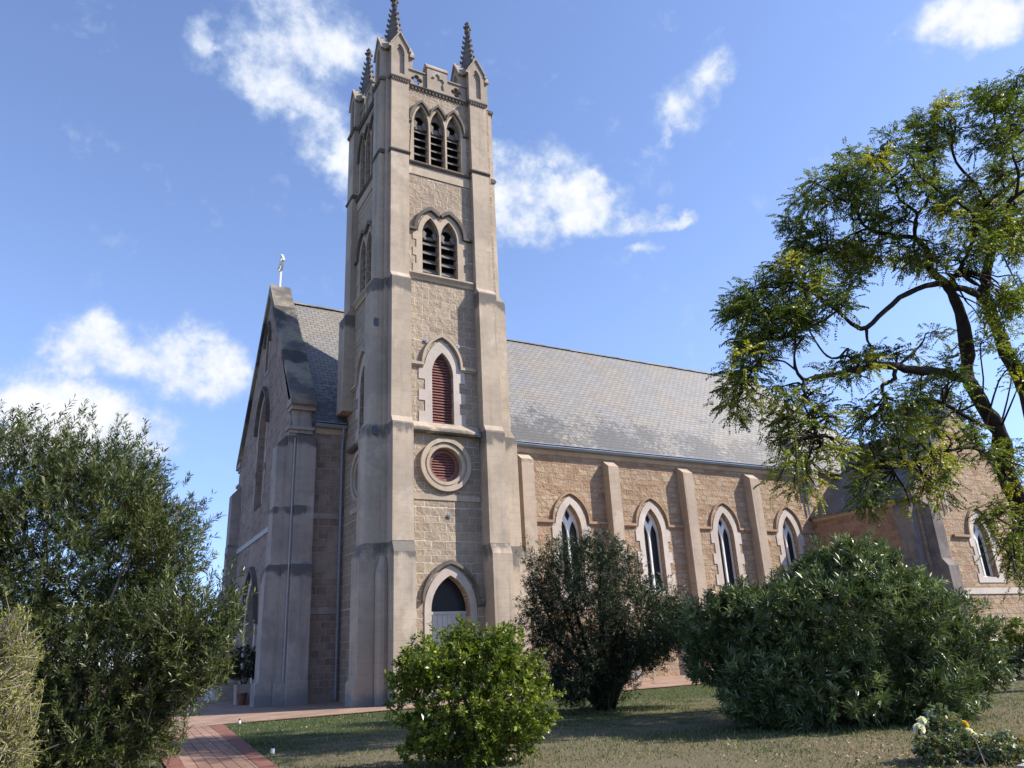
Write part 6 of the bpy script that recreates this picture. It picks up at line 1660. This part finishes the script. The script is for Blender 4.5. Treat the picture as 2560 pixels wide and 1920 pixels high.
# ------------------------------------------------------------------ planters, board, lights
def planter(x0, x1, y0, y1, h, seed, lab, plab, size):
    p = empty("planter_box", ((x0 + x1) / 2, (y0 + y1) / 2, 0), lab, "planter", "concrete planter boxes by the west door")
    mb = MB()
    t = 0.07
    b = 0.035
    out = [(x0 + b, y0 + b), (x1 - b, y0 + b), (x1 - b, y1 - b), (x0 + b, y1 - b)]
    top = [(x0, y0), (x1, y0), (x1, y1), (x0, y1)]
    inn = [(x0 + t, y0 + t), (x1 - t, y0 + t), (x1 - t, y1 - t), (x0 + t, y1 - t)]
    v = [(a, c, 0.0) for a, c in out] + [(a, c, h) for a, c in top] + [(a, c, h) for a, c in inn] + [(a, c, h - 0.15) for a, c in inn]
    f = [(0, 3, 2, 1)]
    for lo in (0, 4, 8):
        f += [(lo + k, lo + (k + 1) % 4, lo + 4 + (k + 1) % 4, lo + 4 + k) for k in range(4)]
    mb.add(v, f)
    mb.build("box", MT['planter'], p)
    mb = MB()
    mb.box(x0 + t + 0.001, x1 - t - 0.001, y0 + t + 0.001, y1 - t - 0.001, h - 0.16, h - 0.10)
    mb.build("soil", MT['soil'], p)
    cx, cy = (x0 + x1) / 2, (y0 + y1) / 2
    L_ = [(cx, cy, h + size * 0.62, size * 0.55, size * 0.55, size * 0.5), (cx + size * 0.3, cy, h + size * 0.55, size * 0.35, size * 0.4, size * 0.4), (cx - size * 0.3, cy - 0.05, h + size * 0.48, size * 0.36, size * 0.4, size * 0.35)]
    rg = np.random.default_rng(seed)
    s = empty("planter_shrub", (cx, cy, h - 0.1), plab, "shrub", "shrubs in the concrete planters")
    tp, nr_ = sprays_in(L_, 360, rg, 0.4, 0.25, 2.0, ground=h)
    P2, D2, L2, W2, T2, *_ = shoots(tp, nr_, rg, 16, 0.22, 0.3, 0.6, 0.10, 0.045, 0.9, 0.0)
    leaf_object("foliage", MT['leaf_dark'], P2, D2, L2, W2, T2, s, seed)
    mb = MB()
    for k in range(5):
        a = k * 1.3
        mb.tube([(cx + 0.04 * math.cos(a), cy + 0.04 * math.sin(a), h - 0.12), (cx + 0.3 * size * math.cos(a), cy + 0.3 * size * math.sin(a), h + size * 0.55)], [0.025, 0.012], 5)
    mb.build("stem", MT['twig_dark'], s)


planter(6.36, 7.06, 36.9, 37.6, 0.82, 71, "concrete planter box nearest the corner buttress of the west front", "dark leafy shrub in the planter nearest the corner buttress", 1.5)
planter(6.40, 7.12, 42.3, 43.0, 0.82, 72, "concrete planter box on the far side of the west door", "dark leafy shrub in the planter on the far side of the west door", 1.1)
pot = MB()
pot.tube([(6.55, 36.55, 0.0), (6.55, 36.55, 0.05), (6.55, 36.55, 0.40), (6.55, 36.55, 0.42), (6.55, 36.55, 0.47), (6.55, 36.55, 0.47), (6.55, 36.55, 0.36)], [0.14, 0.15, 0.21, 0.24, 0.24, 0.20, 0.19], 16)
tag(pot.build("terracotta_pot", MT['terracotta'], smooth=False), "small terracotta pot standing beside the nearer concrete planter", "pot")
bd = empty("sandwich_board", (6.35, 44.6, 0), "white sandwich board standing open on the paving past the far planter", "board")
mb = MB()
for s, nm in ((-1, 0), (1, 1)):
    mb = MB()
    y = 44.6
    q = [(6.1, y + s * 0.30, 0.0), (6.65, y + s * 0.30, 0.0), (6.65, y + s * 0.03, 0.85), (6.1, y + s * 0.03, 0.85)]
    mb.add(q + [(a, b + s * 0.025, c) for a, b, c in q], [(0, 1, 2, 3), (7, 6, 5, 4), (0, 4, 5, 1), (1, 5, 6, 2), (2, 6, 7, 3), (3, 7, 4, 0)])
    mb.build("panel", MT['white_paint'], bd)


def garden_light(x, y, lab):
    g = empty("garden_light", (x, y, 0), lab, "garden light", "low garden lights in the lawn")
    mb = MB()
    mb.tube([(x, y, -0.03), (x, y, 0.005), (x, y, 0.075), (x, y, 0.085)], [0.03, 0.045, 0.034, 0.030], 12)
    mb.build("base", MT['white_paint'], g)
    mb = MB()
    mb.tube([(x, y, 0.085), (x, y, 0.12), (x, y, 0.13), (x, y, 0.145)], [0.018, 0.018, 0.030, 0.008], 12)
    mb.build("lamp_head", MT['black'], g)


garden_light(3.46, 15.85, "small white garden light with black top at the edge of the brick path")
garden_light(4.42, 24.75, "small white garden light at the far corner of the lawn by the paving")

# ------------------------------------------------------------------ grass and litter
rng = np.random.default_rng(81)
n = 130000
gx = rng.uniform(1.0, 26.0, n)
gy = 4.5 + 20.3 * rng.random(n) ** 1.15
edge_l = 1.30 + (gy - 5.0) * (1.86 - 1.30) / 20.1
edge_r = 2.35 + (gy - 5.0) * (4.02 - 2.35) / 20.1
ragged = np.array([0.06 * noise.noise(Vector((b * 2.1, 5.0, 0.0))) for b in gy])
keep = (gx > edge_r - 0.01 + ragged) | (gx < edge_l + 0.01 - ragged)
nz = np.array([noise.noise(Vector((a * 0.7, b * 0.7, 3.0))) + 0.5 * noise.noise(Vector((a * 2.3, b * 2.3, 9.0))) for a, b in zip(gx, gy)])
keep &= nz > rng.uniform(-0.85, 0.6, n)
gx, gy, nz = gx[keep], gy[keep], nz[keep]
TUFT = [(5.45, 11.35, 0.9), (12.4, 18.2, 1.5), (11.6, 10.4, 1.2), (12.6, 9.6, 1.6), (10.0, 11.6, 1.0), (10.2, 6.3, 1.2), (4.1, 24.7, 0.5), (3.4, 18.0, 0.3), (8.0, 24.8, 2.0), (14.0, 24.8, 3.0)]
for (ax_, ay_, sp__) in TUFT:
    kx, ky = rng.normal(ax_, sp__, 900), rng.normal(ay_, sp__ * 0.5, 900)
    ok = (ky < 24.95) & (kx > 2.4 + (ky - 5.0) * 0.083)
    gx, gy, nz = np.append(gx, kx[ok]), np.append(gy, ky[ok]), np.append(nz, np.full(ok.sum(), 1.3))
m = len(gx)
d = unit(np.stack([rng.normal(0, 0.55, m), rng.normal(0, 0.55, m), np.ones(m)], 1))
h = rng.uniform(0.02, 0.055, m) * (1 + 0.9 * np.clip(nz, 0, 1))
g = leaf_object("grass", MT['grass'], np.stack([gx, gy, np.full(m, -0.035)], 1), d, h + 0.02, np.full(m, 0.012), np.clip(rng.normal(0.5, 0.3, m) - 0.2 * nz, 0, 1), None, 81)
tag(g, "short patchy grass growing over the lawn", "grass", kind='stuff')
n = 2600
lx = np.append(rng.normal(11.0, 1.7, n), rng.uniform(1.5, 14.0, 500))
ly = np.append(rng.normal(6.9, 1.1, n), rng.uniform(9.0, 26.0, 500))
k = ((lx > 8) | (ly > 9)) & (ly > 4)
lx, ly = lx[k], ly[k]
d = unit(np.stack([rng.normal(size=len(lx)), rng.normal(size=len(lx)), rng.normal(0.1, 0.25, len(lx))], 1))
g = leaf_object("leaf_litter", MT['leaf_dry'], np.stack([lx, ly, np.where((ly > 25.0) | ((lx < 2.35 + (ly - 5.0) * 0.083) & (lx > 1.3)), 0.016, -0.005)], 1), d, rng.uniform(0.03, 0.065, len(lx)), rng.uniform(0.02, 0.035, len(lx)), rng.random(len(lx)), None, 82)
tag(g, "dry fallen leaves scattered over the lawn, thickest around the rose bush", "leaf litter", kind='stuff')
mb = MB()
for i in range(10):
    t0, t1 = i / 10, (i + 1) / 10
    a, b = (9.6 + 4.2 * t0, 5.55 + 0.9 * t0), (9.6 + 4.2 * t1 - 0.01, 5.55 + 0.9 * t1)
    mb.add([(a[0], a[1], -0.03), (b[0], b[1], -0.03), (b[0], b[1] + 0.12, -0.03), (a[0], a[1] + 0.12, -0.03), (a[0], a[1], 0.06), (b[0], b[1], 0.06), (b[0], b[1] + 0.12, 0.06), (a[0], a[1] + 0.12, 0.06)],
           [(0, 3, 2, 1), (4, 5, 6, 7), (0, 1, 5, 4), (1, 2, 6, 5), (2, 3, 7, 6), (3, 0, 4, 7)])
tag(mb.build("bed_edging", MT['kerb']), "pale concrete edging in front of the rose bush", "edging")
